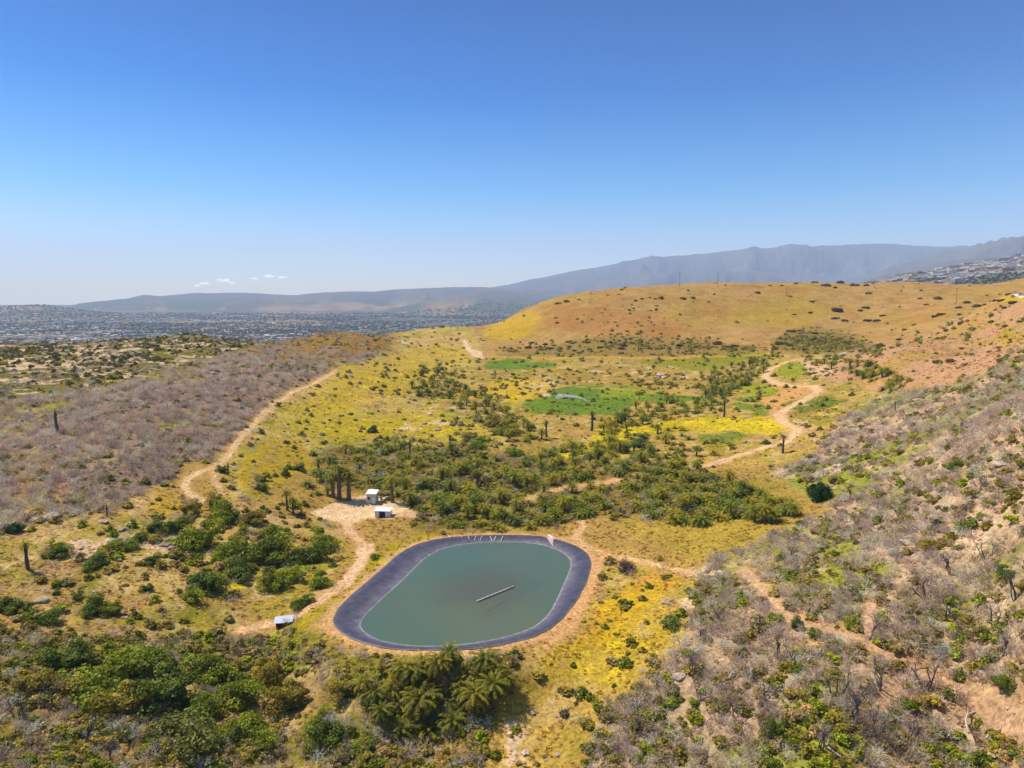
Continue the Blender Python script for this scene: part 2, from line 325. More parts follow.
# bare rock showing through
ROCK = [([(0,345),(240,337),(250,345),(120,385),(0,400)], .9), ([(20,505),(70,510),(60,535),(0,540)], .7), ([(70,540),(180,525),(190,560),(80,570)], .75), ([(240,580),(310,575),(300,600),(250,605)], .6),
        ([(800,420),(1024,400),(1024,470),(820,480)], .5), ([(900,570),(1024,560),(1024,640),(880,620)], .6), ([(640,580),(720,560),(720,600),(640,610)], .4),
        ([(430,398),(500,395),(520,430),(400,430)], .5), ([(520,385),(560,380),(560,395),(520,400)], .5), ([(560,372),(700,370),(690,385),(570,385)], .3), ([(820,480),(1024,500),(1024,560),(820,540)], .35),
        ([(400,338),(430,335),(425,345),(400,345)], .8), ([(500,700),(620,700),(620,768),(500,768)], .35)]
Rm = np.zeros((ni, NA))
for poly, k in ROCK: Rm = np.maximum(Rm, mask(poly, 6)*k)
nr = .6*fbm(NX, NY, 7, 201, 3)+.4*fbm(NX, NY, 22, 211, 3)
C = lerp(C, sstep(.0, .05, nr+Rm*.22-.68)*(Rm > .02)*.9, alb((214, 184, 150)))
# tracks and bare dirt
TRACKS = [([(337,370),(326,377),(313,384),(292,392),(275,403),(262,415),(248,430),(238,441),(226,458),(215,467),(200,472),(188,478),(184,487),(190,495),(205,501),(222,506)], 1.45, (226,190,146)),
          ([(214,466),(214,480),(222,494)], 1.0, (214,180,130)),
          ([(346,520),(350,532),(362,543),(364,556),(352,572),(335,590),(318,602),(300,614),(270,624),(240,630)], 1.5, (222,180,138)),
          ([(578,514),(583,526),(574,538),(585,546),(604,553),(640,561),(668,568),(696,573)], 1.2, (222,182,134)),
          ([(604,553),(598,566),(592,580),(585,600),(570,628),(545,648)], 1.0, (216,168,118)),
          ([(832,357),(802,359),(786,362),(772,368),(764,377),(776,383),(798,387),(814,386),(818,391),(806,399),(790,407),(778,415),(784,423),(797,429),(796,434),(784,443),(760,449),(735,457),(714,464),(694,466)], 2.6, (226,188,144)),
          ([(640,474),(610,482),(570,487),(545,492),(528,500)], 1.8, (212,172,124)),
          ([(464,340),(468,348),(474,355),(481,358),(479,352),(472,350)], 2.6, (230,200,160)),
          ([(410,341),(440,338),(466,339)], 2.2, (214,168,118)),
          ([(745,570),(758,584),(770,600),(780,613),(802,625),(838,636),(868,645),(892,655),(908,668),(940,680),(985,693),(1040,708),(1100,720)], 1.5, (206,168,130)),
          ([(868,645),(868,620),(872,600)], 1.0, (204,166,134)),
          ([(905,668),(890,690),(880,705)], 1.0, (206,168,134)),
          ([(600,380),(650,378),(700,374),(740,372)], 1.2, (190,150,96)),
          ([(490,357),(560,358),(640,358),(700,356),(770,353)], 2.4, (208,165,82)),
          ([(540,384),(620,389),(690,394),(760,404)], 1.4, (200,160,92))]
TM = np.zeros((ni, NA))
jit = 1+(n2-.5)*1.8+(n8-.5)*1.2
def world_line(pts):
    out = []
    for p in pts:
        g = on_ground(*p)
        if g and g[1] < 1400: out.append(g[:2])
    return out
for pts, hw, c in TRACKS:
    wl = world_line(pts)
    if len(wl) < 2: continue
    wa = np.array(wl); m = (NX > wa[:, 0].min()-9) & (NX < wa[:, 0].max()+9) & (NY > wa[:, 1].min()-12) & (NY < wa[:, 1].max()+12)
    d = line_d(NX[m], NY[m], wl); hw = hw*(1+.12*(np.clip(NY[m], 150, 900)-150)/750)
    k = sstep(hw*1.25, hw*.7, d*jit[m]); rut = np.exp(-((d-hw*.45)/(hw*.2))**2)
    cc = C[m]; t = alb(c)[None]*(0.9+.12*rut[:, None]+(n2[m]-.5)[:, None]*.25)
    verge = sstep(hw*2.6, hw*1.2, d*jit[m])*.45
    cc = cc*(1-verge[:, None])+alb((200, 155, 105))*verge[:, None]
    C[m] = cc*(1-k[:, None])+t*k[:, None]; tm = TM[m]; TM[m] = np.maximum(tm, k)
PAD = [([(312,514),(330,506),(352,500),(390,500),(412,502),(405,510),(385,517),(350,520),(325,520)], (230,196,156)), ([(385,516),(400,510),(416,508),(408,520)], (214,176,136)), ([(356,565),(366,548),(380,545),(372,560),(352,585),(340,590)], (222,184,146))]
PM = np.zeros((ni, NA))
for poly, c in PAD:
    k = mask(poly, 2.0); C = lerp(C, k*.95, alb(c)*1.05); PM = np.maximum(PM, k)
# ring of bare earth round the basin
ring = sstep(4.2, 1.2, sdp*(1+(n2-.5)*1.3))
C = lerp(C, ring*.85, alb((214, 168, 122)))
C = C*(0.80+.28*n8+.22*n2+.0*n30)[..., None]*(0.93+.14*rng.random(n2.shape))[..., None]
# the far country
FX = GX[ni:]; FY = GY[ni:]
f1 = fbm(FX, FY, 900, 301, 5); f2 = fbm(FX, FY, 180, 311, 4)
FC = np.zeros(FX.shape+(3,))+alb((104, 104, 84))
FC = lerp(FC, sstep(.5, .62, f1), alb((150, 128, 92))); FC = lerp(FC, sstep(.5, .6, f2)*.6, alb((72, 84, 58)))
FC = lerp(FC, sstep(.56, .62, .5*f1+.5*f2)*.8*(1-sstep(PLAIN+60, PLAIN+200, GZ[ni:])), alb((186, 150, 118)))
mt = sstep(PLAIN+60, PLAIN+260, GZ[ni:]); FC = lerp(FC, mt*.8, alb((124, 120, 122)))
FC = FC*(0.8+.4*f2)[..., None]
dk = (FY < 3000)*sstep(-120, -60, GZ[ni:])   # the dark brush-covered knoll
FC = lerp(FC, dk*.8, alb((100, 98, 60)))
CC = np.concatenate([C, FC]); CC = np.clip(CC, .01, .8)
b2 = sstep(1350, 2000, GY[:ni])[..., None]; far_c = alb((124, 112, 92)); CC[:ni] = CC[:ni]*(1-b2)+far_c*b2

# ------------------------------------------------------------------ materials
def new_mat(name, rough=.9):
    m = bpy.data.materials.new(name); m.use_nodes = True
    b = m.node_tree.nodes['Principled BSDF']; b.inputs['Roughness'].default_value = rough
    b.inputs['Specular IOR Level'].default_value = .2
    return m, m.node_tree, b
def mixrgb(nt, mode, a, b, fac=1.0):
    n = nt.nodes.new('ShaderNodeMix'); n.data_type = 'RGBA'; n.blend_type = mode
    for s, v in ((0, fac), (6, a), (7, b)):
        if hasattr(v, 'links'): nt.links.new(v, n.inputs[s])
        elif isinstance(v, (int, float)): n.inputs[s].default_value = v
        else: n.inputs[s].default_value = (*v[:3], 1)
    return n.outputs[2]
def noise_ramp(nt, scale, lo, hi, detail=4, coord='Object'):
    tc = nt.nodes.new('ShaderNodeTexCoord'); nz = nt.nodes.new('ShaderNodeTexNoise'); nz.inputs['Scale'].default_value = scale
    nz.inputs['Detail'].default_value = detail; nt.links.new(tc.outputs[coord], nz.inputs['Vector'])
    mr = nt.nodes.new('ShaderNodeMapRange'); mr.inputs[1].default_value = .3; mr.inputs[2].default_value = .7
    mr.inputs[3].default_value = lo; mr.inputs[4].default_value = hi; nt.links.new(nz.outputs[0], mr.inputs[0])
    return mr.outputs[0], nz
def ground_mat():
    m, t, b = new_mat('earth_and_grass', .95)
    at = t.nodes.new('ShaderNodeAttribute'); at.attribute_name = 'col'
    r, _ = noise_ramp(t, 1.3, .6, 1.38, 5); r2, nz = noise_ramp(t, .35, .85, 1.15, 3)
    c = mixrgb(t, 'MULTIPLY', at.outputs['Color'], r); c = mixrgb(t, 'MULTIPLY', c, r2)
    t.links.new(c, b.inputs['Base Color'])
    bp = t.nodes.new('ShaderNodeBump'); bp.inputs['Distance'].default_value = .5; bp.inputs['Strength'].default_value = .6
    nb = t.nodes.new('ShaderNodeTexNoise'); nb.inputs['Scale'].default_value = .8; nb.inputs['Detail'].default_value = 6
    tc = t.nodes.new('ShaderNodeTexCoord'); t.links.new(tc.outputs['Object'], nb.inputs['Vector'])
    t.links.new(nb.outputs[0], bp.inputs['Height']); t.links.new(bp.outputs[0], b.inputs['Normal'])
    b.inputs['Specular IOR Level'].default_value = .05
    return m
def tint_mat(name, src, rough=.85, lo=.7, hi=1.3, scale=3.0, spec=.2, face='v', trans=0):
    """base colour from the object's (or instance's) own colour, varied by noise and per leaf"""
    m, t, b = new_mat(name, rough); b.inputs['Specular IOR Level'].default_value = spec
    if src == 'object': o = t.nodes.new('ShaderNodeObjectInfo').outputs['Color']
    elif src == 'instance':
        a = t.nodes.new('ShaderNodeAttribute'); a.attribute_type = 'INSTANCER'; a.attribute_name = 'icol'; o = a.outputs['Color']
    else:
        a = t.nodes.new('ShaderNodeRGB'); a.outputs[0].default_value = (*src, 1); o = a.outputs[0]
    r, _ = noise_ramp(t, scale, lo, hi, 3)
    c = mixrgb(t, 'MULTIPLY', o, r)
    if face:
        a = t.nodes.new('ShaderNodeAttribute'); a.attribute_name = face; c = mixrgb(t, 'MULTIPLY', c, a.outputs['Color'])
    t.links.new(c, b.inputs['Base Color'])
    if trans:
        tb = t.nodes.new('ShaderNodeBsdfTranslucent'); t.links.new(c, tb.inputs['Color']); mx = t.nodes.new('ShaderNodeMixShader'); mx.inputs[0].default_value = trans
        t.links.new(b.outputs[0], mx.inputs[1]); t.links.new(tb.outputs[0], mx.inputs[2]); t.links.new(mx.outputs[0], t.nodes['Material Output'].inputs['Surface'])
    return m
GM = ground_mat()
M = {}
for s in ('object', 'instance'):
    M['leaf', s] = tint_mat('foliage_'+s, s, .6, .75, 1.25, 1.2, .25, 'v', .42)
    M['twig', s] = tint_mat('bare_twigs_'+s, s, .9, .8, 1.2, 2.0, .1, 'v', .25)
    M['stone', s] = tint_mat('granite_'+s, s, .9, .62, 1.2, 2.2, .1, None)
    M['plaster', s] = tint_mat('plaster_'+s, s, .8, .92, 1.05, .2, .2, None)
def fixed(name, rgb, rough=.8, lo=.85, hi=1.15, scale=3, spec=.2):
    if name not in M: M[name] = tint_mat(name, tuple(alb(rgb)) if max(rgb) > 1 else rgb, rough, lo, hi, scale, spec, None)
    return M[name]

# ------------------------------------------------------------------ mesh helpers
def mesh_np(name, V, Fc, mat=None, v=None, smooth=False):
    V = np.asarray(V, np.float32).reshape(-1, 3); me = bpy.data.meshes.new(name)
    if isinstance(Fc, np.ndarray):
        k = Fc.shape[1]; me.vertices.add(len(V)); me.vertices.foreach_set('co', V.ravel())
        me.loops.add(Fc.size); me.loops.foreach_set('vertex_index', Fc.astype(np.int32).ravel())
        me.polygons.add(len(Fc)); me.polygons.foreach_set('loop_start', np.arange(0, Fc.size, k, dtype=np.int32))
        me.polygons.foreach_set('loop_total', np.full(len(Fc), k, np.int32))
    else: me.from_pydata(V.tolist(), [], [list(f) for f in Fc])
    if mat: me.materials.append(mat)
    if v is not None:
        v = np.asarray(v, np.float32)
        if v.ndim == 1: v = np.repeat(v[:, None], 3, 1)
        a = me.color_attributes.new('v', 'FLOAT_COLOR', 'POINT'); a.data.foreach_set('color', np.concatenate([v, np.ones((len(v), 1))], 1).astype(np.float32).ravel())
    me.update(calc_edges=True); me.validate()
    me.polygons.foreach_set('use_smooth', np.full(len(me.polygons), smooth)); return me
def link(name, me, parent=None, loc=(0, 0, 0), rz=0, sc=1, color=None):
    o = bpy.data.objects.new(name, me); COL.objects.link(o); o.location = loc; o.rotation_euler = (0, 0, rz)
    o.scale = sc if hasattr(sc, '__len__') else (sc, sc, sc)
    if parent: o.parent = parent
    if color is not None: o.color = (*color, 1)
    return o
def prop(o, label=None, cat=None, group=None, kind=None):
    for k, v in (('label', label), ('category', cat), ('group', group), ('kind', kind)):
        if v: o[k] = v
    return o
class MB:
    def __init__(s): s.V = []; s.F = []
    def add(s, V, Fc):
        b = len(s.V); s.V += [tuple(p) for p in V]; s.F += [tuple(i+b for i in f) for f in Fc]; return s
    def box(s, x0, x1, y0, y1, z0, z1):
        return s.add([(x0,y0,z0),(x1,y0,z0),(x1,y1,z0),(x0,y1,z0),(x0,y0,z1),(x1,y0,z1),(x1,y1,z1),(x0,y1,z1)],
                     [(0,3,2,1),(4,5,6,7),(0,1,5,4),(1,2,6,5),(2,3,7,6),(3,0,4,7)])
    def tube(s, pts, rad, k=6, cap=True):
        pts = [Vector(p) for p in pts]; rings = []; b = len(s.V)
        if not hasattr(rad, '__len__'): rad = [rad]*len(pts)
        for i, p in enumerate(pts):
            d = (pts[min(i+1, len(pts)-1)]-pts[max(i-1, 0)]).normalized(); a = d.orthogonal().normalized(); c = d.cross(a)
            for j in range(k):
                t = 2*math.pi*j/k; s.V.append(tuple(p+(a*math.cos(t)+c*math.sin(t))*rad[i]))
        for i in range(len(pts)-1):
            for j in range(k): s.F.append((b+i*k+j, b+i*k+(j+1) % k, b+(i+1)*k+(j+1) % k, b+(i+1)*k+j))
        if cap: s.F.append(tuple(b+j for j in range(k))[::-1]); s.F.append(tuple(b+(len(pts)-1)*k+j for j in range(k)))
        return s
    def mesh(s, name, mat, smooth=False, v=None): return mesh_np(name, s.V, s.F, mat, v, smooth)

# ------------------------------------------------------------------ the ground sheet, the tracks, the yard
idx = np.arange(NR*NA).reshape(NR, NA)
Fq = np.stack([idx[:-1, :-1], idx[:-1, 1:], idx[1:, 1:], idx[1:, :-1]], -1).reshape(-1, 4)
cls = np.zeros((NR, NA), int); cls[:ni][TM > .5] = 1; cls[:ni][(PM > .5) & (TM <= .5)] = 2
fc = cls[:-1, :-1].ravel()
VV = np.stack([GX, GY, GZ], -1).reshape(-1, 3); CV = CC.reshape(-1, 3)
for k, nm in ((0, 'ground'), (1, 'dirt_track'), (2, 'bare_yard')):
    f = Fq[fc == k]; used = np.unique(f); remap = np.zeros(NR*NA, int); remap[used] = np.arange(len(used))
    me = mesh_np(nm, VV[used], remap[f], GM, None, True)
    a = me.color_attributes.new('col', 'FLOAT_COLOR', 'POINT')
    a.data.foreach_set('color', np.concatenate([CV[used], np.ones((len(used), 1))], 1).astype(np.float32).ravel())
    prop(link(nm, me), kind='structure')

# ------------------------------------------------------------------ basin: liner, water
def loft(loops, closed=True):
    m = len(loops[0]); V = [p for l in loops for p in l]; Fc = []
    for i in range(len(loops)-1):
        for j in range(m): Fc.append((i*m+j, i*m+(j+1) % m, (i+1)*m+(j+1) % m, (i+1)*m+j))
    return V, Fc
def resample_to(loop, ref):                  # nearest-angle match of two loops
    c = ref.mean(0); ta = np.arctan2(*(loop-c).T[::-1]); tr = np.arctan2(*(ref-c).T[::-1])
    o = np.argsort(ta); t = ta[o]; l = loop[o]; t = np.r_[t-2*np.pi, t, t+2*np.pi]; l = np.vstack([l, l, l])
    return np.stack([np.interp(tr, t, l[:, 0]), np.interp(tr, t, l[:, 1])], 1)
cen = RIM.mean(0); WL = resample_to(WLINE, RIM); WL = (WL+np.roll(WL, 1, 0)+np.roll(WL, -1, 0))/3
def off(loop, k): return cen+(loop-cen)*k
def z3(l, z, amp=0): return [(p[0], p[1], z+amp*math.sin(i*1.7)*math.sin(i*.37)) for i, p in enumerate(l)]
nrm = (RIM-cen)/np.linalg.norm(RIM-cen, axis=1)[:, None]
edge = RIM+nrm*(0.25+0.25*fbm(RIM[:, 0], RIM[:, 1], 2.5, 5, 2)[:, None])
lo = [z3(edge, .06, .02), z3(RIM, .20, .03), z3(RIM*.72+WL*.28, -.06), z3(RIM*.42+WL*.58, -.40), z3(RIM*.12+WL*.88, -.85, .02), z3(WL, -1.0), z3(off(WL, .95), -1.7), z3(off(WL, .7), -5)]
V, Fc = loft(lo)
m, t, b = new_mat('black_liner', .42)
at = t.nodes.new('ShaderNodeAttribute'); at.attribute_name = 'v'
r, _ = noise_ramp(t, .5, .7, 1.35, 4); c = mixrgb(t, 'MULTIPLY', at.outputs['Color'], r)
r3, _ = noise_ramp(t, 4, .9, 1.1, 4); c = mixrgb(t, 'MULTIPLY', c, r3)
t.links.new(c, b.inputs['Base Color']); b.inputs['Specular IOR Level'].default_value = .35
rows = [(150,145,150),(98,92,104),(88,84,98),(102,98,112),(130,126,136),(128,124,132),(80,80,90),(80,80,90)]
lc = []
for i, cc in enumerate(rows):
    for j in range(160): lc.append(np.clip(alb(cc)*.78*np.array([1, .95, .88])*(0.85+.3*random.random()*(1 if j % 5 else 1.0)), 0, 1))
prop(link('pond_liner', mesh_np('pond_liner', V, Fc, m, np.array(lc), True)), 'dark grey plastic liner round the green irrigation pond', 'pond liner')
# pale scum line where the water meets the liner
V, Fc = loft([z3(WL+nrm*.34, -.90), z3(WL+nrm*.02, -.965), z3(WL-nrm*.22, -.985)])
prop(link('waterline', mesh_np('waterline', V, Fc, fixed('dried_scum', (156, 154, 158), .8, .5, 1.2, 1.2))), 'pale dried scum line where pond water meets liner', 'scum line', kind='stuff')
m, t, b = new_mat('pond_water', .12)
tc = t.nodes.new('ShaderNodeTexCoord'); mp = t.nodes.new('ShaderNodeMapping'); t.links.new(tc.outputs['Object'], mp.inputs[0])
nz = t.nodes.new('ShaderNodeTexNoise'); nz.inputs['Scale'].default_value = .035; nz.inputs['Detail'].default_value = 3; t.links.new(mp.outputs[0], nz.inputs['Vector'])
rp = t.nodes.new('ShaderNodeValToRGB'); rp.color_ramp.elements[0].position = .38; rp.color_ramp.elements[1].position = .62
rp.color_ramp.elements[0].color = (*alb((110, 118, 86))*.9, 1); rp.color_ramp.elements[1].color = (*alb((96, 116, 90))*.9, 1)
t.links.new(nz.outputs[0], rp.inputs[0])
# brown silt patch under the floating pipe
vm = t.nodes.new('ShaderNodeVectorMath'); vm.operation = 'DISTANCE'; sc_ = on_ground(485, 590)
Yp = (WATER_Z-H0)/ray(487, 588)[1]; Xp = float(ray(487, 588)[0]*Yp)
vm.inputs[1].default_value = (Xp, Yp, WATER_Z); t.links.new(tc.outputs['Object'], vm.inputs[0])
n3 = t.nodes.new('ShaderNodeTexNoise'); n3.inputs['Scale'].default_value = .12; t.links.new(tc.outputs['Object'], n3.inputs['Vector'])
ma = t.nodes.new('ShaderNodeMath'); ma.operation = 'MULTIPLY_ADD'; ma.inputs[1].default_value = 14; t.links.new(n3.outputs[0], ma.inputs[0]); t.links.new(vm.outputs['Value'], ma.inputs[2])
mr = t.nodes.new('ShaderNodeMapRange'); mr.inputs[1].default_value = 14; mr.inputs[2].default_value = 24; mr.inputs[3].default_value = .75; mr.inputs[4].default_value = 0; t.links.new(ma.outputs[0], mr.inputs[0])
c = mixrgb(t, 'MIX', rp.outputs[0], tuple(alb((112, 108, 80))*.75), mr.outputs[0]); t.links.new(c, b.inputs['Base Color'])
b.inputs['Specular IOR Level'].default_value = .5
bp = t.nodes.new('ShaderNodeBump'); bp.inputs['Strength'].default_value = .25; bp.inputs['Distance'].default_value = .05
nb = t.nodes.new('ShaderNodeTexNoise'); nb.inputs['Scale'].default_value = 1.4; nb.inputs['Detail'].default_value = 4
t.links.new(tc.outputs['Object'], nb.inputs['Vector']); t.links.new(nb.outputs[0], bp.inputs['Height']); t.links.new(bp.outputs[0], b.inputs['Normal'])
prop(link('water', mesh_np('water', z3(WL+nrm*.15, WATER_Z), [tuple(range(160))], m)), kind='structure')

# ------------------------------------------------------------------ far town, haze, cloud
def gn_scatter(name, protos, P, S, RZ, CL, pick, label, cat, kind='stuff'):
    me = bpy.data.meshes.new(name); k = len(P); me.vertices.add(k); me.vertices.foreach_set('co', np.asarray(P, np.float32).ravel())
    S = np.asarray(S, np.float32); S = np.repeat(S[:, None], 3, 1) if S.ndim == 1 else S
    rot = np.zeros((k, 3), np.float32); rot[:, 2] = RZ
    for nm, ty, d, key in (('sc', 'FLOAT_VECTOR', S, 'vector'), ('rot', 'FLOAT_VECTOR', rot, 'vector'), ('pk', 'INT', np.asarray(pick, np.int32), 'value'),
                           ('icol', 'FLOAT_COLOR', np.concatenate([CL, np.ones((k, 1))], 1).astype(np.float32), 'color')):
        a = me.attributes.new(nm, ty, 'POINT'); a.data.foreach_set(key, np.ascontiguousarray(d).ravel())
    o = link(name, me); prop(o, label, cat, kind=kind)
    g = bpy.data.node_groups.new(name+'_scatter', 'GeometryNodeTree')
    g.interface.new_socket(name='Geometry', in_out='INPUT', socket_type='NodeSocketGeometry'); g.interface.new_socket(name='Geometry', in_out='OUTPUT', socket_type='NodeSocketGeometry')
    N = g.nodes; gi = N.new('NodeGroupInput'); go = N.new('NodeGroupOutput'); iop = N.new('GeometryNodeInstanceOnPoints'); jn = N.new('GeometryNodeJoinGeometry')
    for pr in reversed(protos):
        oi = N.new('GeometryNodeObjectInfo'); oi.inputs['Object'].default_value = pr; oi.inputs['As Instance'].default_value = True
        g.links.new(oi.outputs['Geometry'], jn.inputs[0])
    def na(nm, ty):
        q = N.new('GeometryNodeInputNamedAttribute'); q.data_type = ty; q.inputs['Name'].default_value = nm; return q.outputs['Attribute']
    g.links.new(gi.outputs[0], iop.inputs['Points']); g.links.new(jn.outputs[0], iop.inputs['Instance'])
    iop.inputs['Pick Instance'].default_value = True; g.links.new(na('pk', 'INT'), iop.inputs['Instance Index'])
    g.links.new(na('rot', 'FLOAT_VECTOR'), iop.inputs['Rotation']); g.links.new(na('sc', 'FLOAT_VECTOR'), iop.inputs['Scale'])
    g.links.new(iop.outputs[0], go.inputs[0])
    md = o.modifiers.new('scatter', 'NODES'); md.node_group = g
    return o
def proto(name, me): return bpy.data.objects.new(name, me)   # never linked: only its mesh is instanced

def house_mesh(src, L=1.0, W=.7, Hh=.38, flat=False):
    b = MB(); 
    if flat: b.box(-L/2, L/2, -W/2, W/2, -.3, Hh).box(-L*.2, L*.1, -W*.2, W*.2, Hh+.002, Hh*1.25)
    else:
        h = Hh*.62; o = .05
        b.box(-L/2, L/2, -W/2, W/2, -.3, h)
        b.add([(-L/2-o,-W/2-o,h),(L/2+o,-W/2-o,h),(L/2+o,W/2+o,h),(-L/2-o,W/2+o,h),(-L/2+.1,0,Hh),(L/2-.1,0,Hh)], [(0,1,5,4),(2,3,4,5),(1,2,5),(3,0,4),(3,2,1,0)])
    return mesh_np('house', b.V, b.F, M['plaster', src])
def ico(sub=1):
    import bmesh
    bm = bmesh.new(); bmesh.ops.create_icosphere(bm, subdivisions=sub, radius=1); V = np.array([v.co[:] for v in bm.verts]); Fc = np.array([[v.index for v in f.verts] for f in bm.faces]); bm.free(); return V, Fc
ICO1, ICO2, ICO3 = ico(1), ico(2), ico(3)
def blob_mesh(name, mat, seed, amp=.35, squash=.8, base=ICO2):
    V = base[0].copy(); r = 1+amp*(fbm(V[:, 0]*3+seed*7, V[:, 1]*3+V[:, 2]*2.3, 1, seed, 3)-.5)*2
    V = V*r[:, None]; V[:, 2] = V[:, 2]*squash+squash*.7
    return mesh_np(name, V, base[1], mat, .7+.6*rng.random(len(V)))
LAND = {}
def visible_from_cam(x, y, z):
    t = np.linspace(.05, .985, 60); ok = np.ones(len(x), bool)
    for k in t: ok &= (H0+(z-H0)*k) > gh(x*k, np.maximum(y*k, 50))-0.5
    return ok
def town_points(nw, x_px, y_rng, seed, keep):
    r = np.random.default_rng(seed); u = r.uniform(*x_px, nw); y = np.exp(r.uniform(math.log(y_rng[0]), math.log(y_rng[1]), nw))
    x = (u-512)/F*y; cl = fbm(x, y, 600, seed, 3)+.35*fbm(x, y, 150, seed+3, 3); ok = cl > np.quantile(cl, 1-keep); x, y = x[ok], y[ok]; z = gh(x, y)
    return x, y, z
# plain to the left, hillside suburb to the right
x1, y1, z1 = town_points(15000, (-60, 620), (1650, 9000), 5, .55)
x2, y2, z2 = town_points(17000, (835, 1090), (2700, 4200), 8, .75)
hx, hy, hz = np.r_[x1, x2], np.r_[y1, y2], np.r_[z1, z2]
vis = visible_from_cam(hx, hy, hz+6); hx, hy, hz = hx[vis], hy[vis], hz[vis]
hs_ = 10+12*rng.random(len(hx))**3; big = rng.random(len(hx)) < .03; hs_[big] *= 2.2; hs_ *= np.interp(hy, [1600, 4000], [.75, 1.15])
hs_[hx > 900] *= 1.0
wall = np.array([(240,236,230),(232,220,204),(214,190,168),(200,170,150),(190,190,195),(222,214,210)])[rng.integers(0, 6, len(hx))]
hc = alb(wall)*(0.45+.6*rng.random(len(hx))**1.5)[:, None]; hc = np.clip(hc, .05, .8)
hrz = rng.random(len(hx))*3.14
order = np.argsort(-(hs_/hy)); indiv = order[:300]; rest = order[300:]
hm_o = [house_mesh('object'), house_mesh('object', 1.3, .6, .34), house_mesh('object', 1.4, 1.0, .3, True)]
hm_i = [proto('house', house_mesh('instance')), proto('house', house_mesh('instance', 1.3, .6, .34)), proto('house', house_mesh('instance', 1.4, 1.0, .3, True))]
THINGS = []                                   # (object, category, description, group, x, y, z) named at the end
for i in indiv:
    k = int(big[i])*2 or int(rng.integers(0, 2)); o = link('house', hm_o[k], None, (hx[i], hy[i], hz[i]), hrz[i], hs_[i], hc[i])
    br = hc[i].mean(); d = ('flat roofed ' if k == 2 else '')+('white' if br > .42 else 'cream' if br > .3 else 'brownish' if hc[i][0] > hc[i][2]*1.25 else 'greyish')+(' hall' if k == 2 else ' house')
    THINGS.append((o, 'house', d, 'houses of the hillside suburb' if hx[i] > 900 else 'houses of the town on the plain', hx[i], hy[i], hz[i]+3))
gn_scatter('town_buildings', hm_i, np.stack([hx, hy, hz], 1)[rest], hs_[rest], hrz[rest], hc[rest], rng.integers(0, 2, len(rest)), 'mass of tiny pale buildings filling the far town', 'buildings')
tx, ty, tz = town_points(26000, (-60, 640), (1600, 9500), 15, .8)
ax, ay, az = town_points(6500, (820, 1090), (2600, 4300), 16, .8)
bx_, by_, bz_ = town_points(6000, (860, 1090), (1480, 1900), 18, .9)
tx, ty, tz = np.r_[tx, ax, bx_], np.r_[ty, ay, by_], np.r_[tz, az, bz_]
vis = visible_from_cam(tx, ty, tz+6) & (tz == tz); tx, ty, tz = tx[vis], ty[vis], tz[vis]; k = len(tx)
tcl = alb((70, 78, 50))*(0.6+.9*rng.random(k))[:, None]
tproto = [proto('tree', blob_mesh('tree', M['leaf', 'instance'], s)) for s in (1, 2, 3)]
gn_scatter('town_trees', tproto, np.stack([tx, ty, tz], 1), np.interp(ty, [1600, 3000, 9000], [2.5, 3.5, 7])*(.7+rng.random(k)), rng.random(k)*6, tcl, rng.integers(0, 3, k), 'dark tree cover between the buildings of the far town', 'trees')

m = bpy.data.materials.new('haze'); m.use_nodes = True; t = m.node_tree; t.nodes.clear()
ho = t.nodes.new('ShaderNodeOutputMaterial'); pv = t.nodes.new('ShaderNodeVolumePrincipled'); pv.inputs['Density'].default_value = 5.7e-5
pv.inputs['Color'].default_value = (.62, .77, 1.0, 1); pv.inputs['Anisotropy'].default_value = 0.0
t.links.new(pv.outputs[0], ho.inputs['Volume'])
HB = MB().box(-25500, 25500, -300, 21700, float(GZ.min())-30, float(GZ.max())+60)
prop(link('haze', HB.mesh('haze', m)), kind='stuff')

m = bpy.data.materials.new('cloud'); m.use_nodes = True; t = m.node_tree; t.nodes.clear()
co = t.nodes.new('ShaderNodeOutputMaterial'); df = t.nodes.new('ShaderNodeBsdfDiffuse'); tb = t.nodes.new('ShaderNodeBsdfTranslucent'); tr_ = t.nodes.new('ShaderNodeBsdfTransparent'); ad = t.nodes.new('ShaderNodeAddShader'); mx = t.nodes.new('ShaderNodeMixShader'); mx.inputs[0].default_value = .22
for q in (df, tb): q.inputs[0].default_value = (.9, .9, .9, 1)
t.links.new(df.outputs[0], ad.inputs[0]); t.links.new(tb.outputs[0], ad.inputs[1]); t.links.new(tr_.outputs[0], mx.inputs[1]); t.links.new(ad.outputs[0], mx.inputs[2]); t.links.new(mx.outputs[0], co.inputs['Surface'])
for px, py, wd in ((255, 279, 3), (270, 277, 4.5), (283, 278, 4), (224, 281, 5), (232, 283, 3), (205, 284, 4), (198, 286, 3)):
    Yc = 26000; kx, kz = ray(px, py); s = 1.15*wd*Yc/F
    me = blob_mesh('cloud', m, int(px) % 13, .5, .22, ICO3); me.polygons.foreach_set('use_smooth', [True]*len(me.polygons))
    o = link('clouds', me, None, (kx*Yc, Yc, H0+kz*Yc), 0, (s, s, s)); o['kind'] = 'structure'

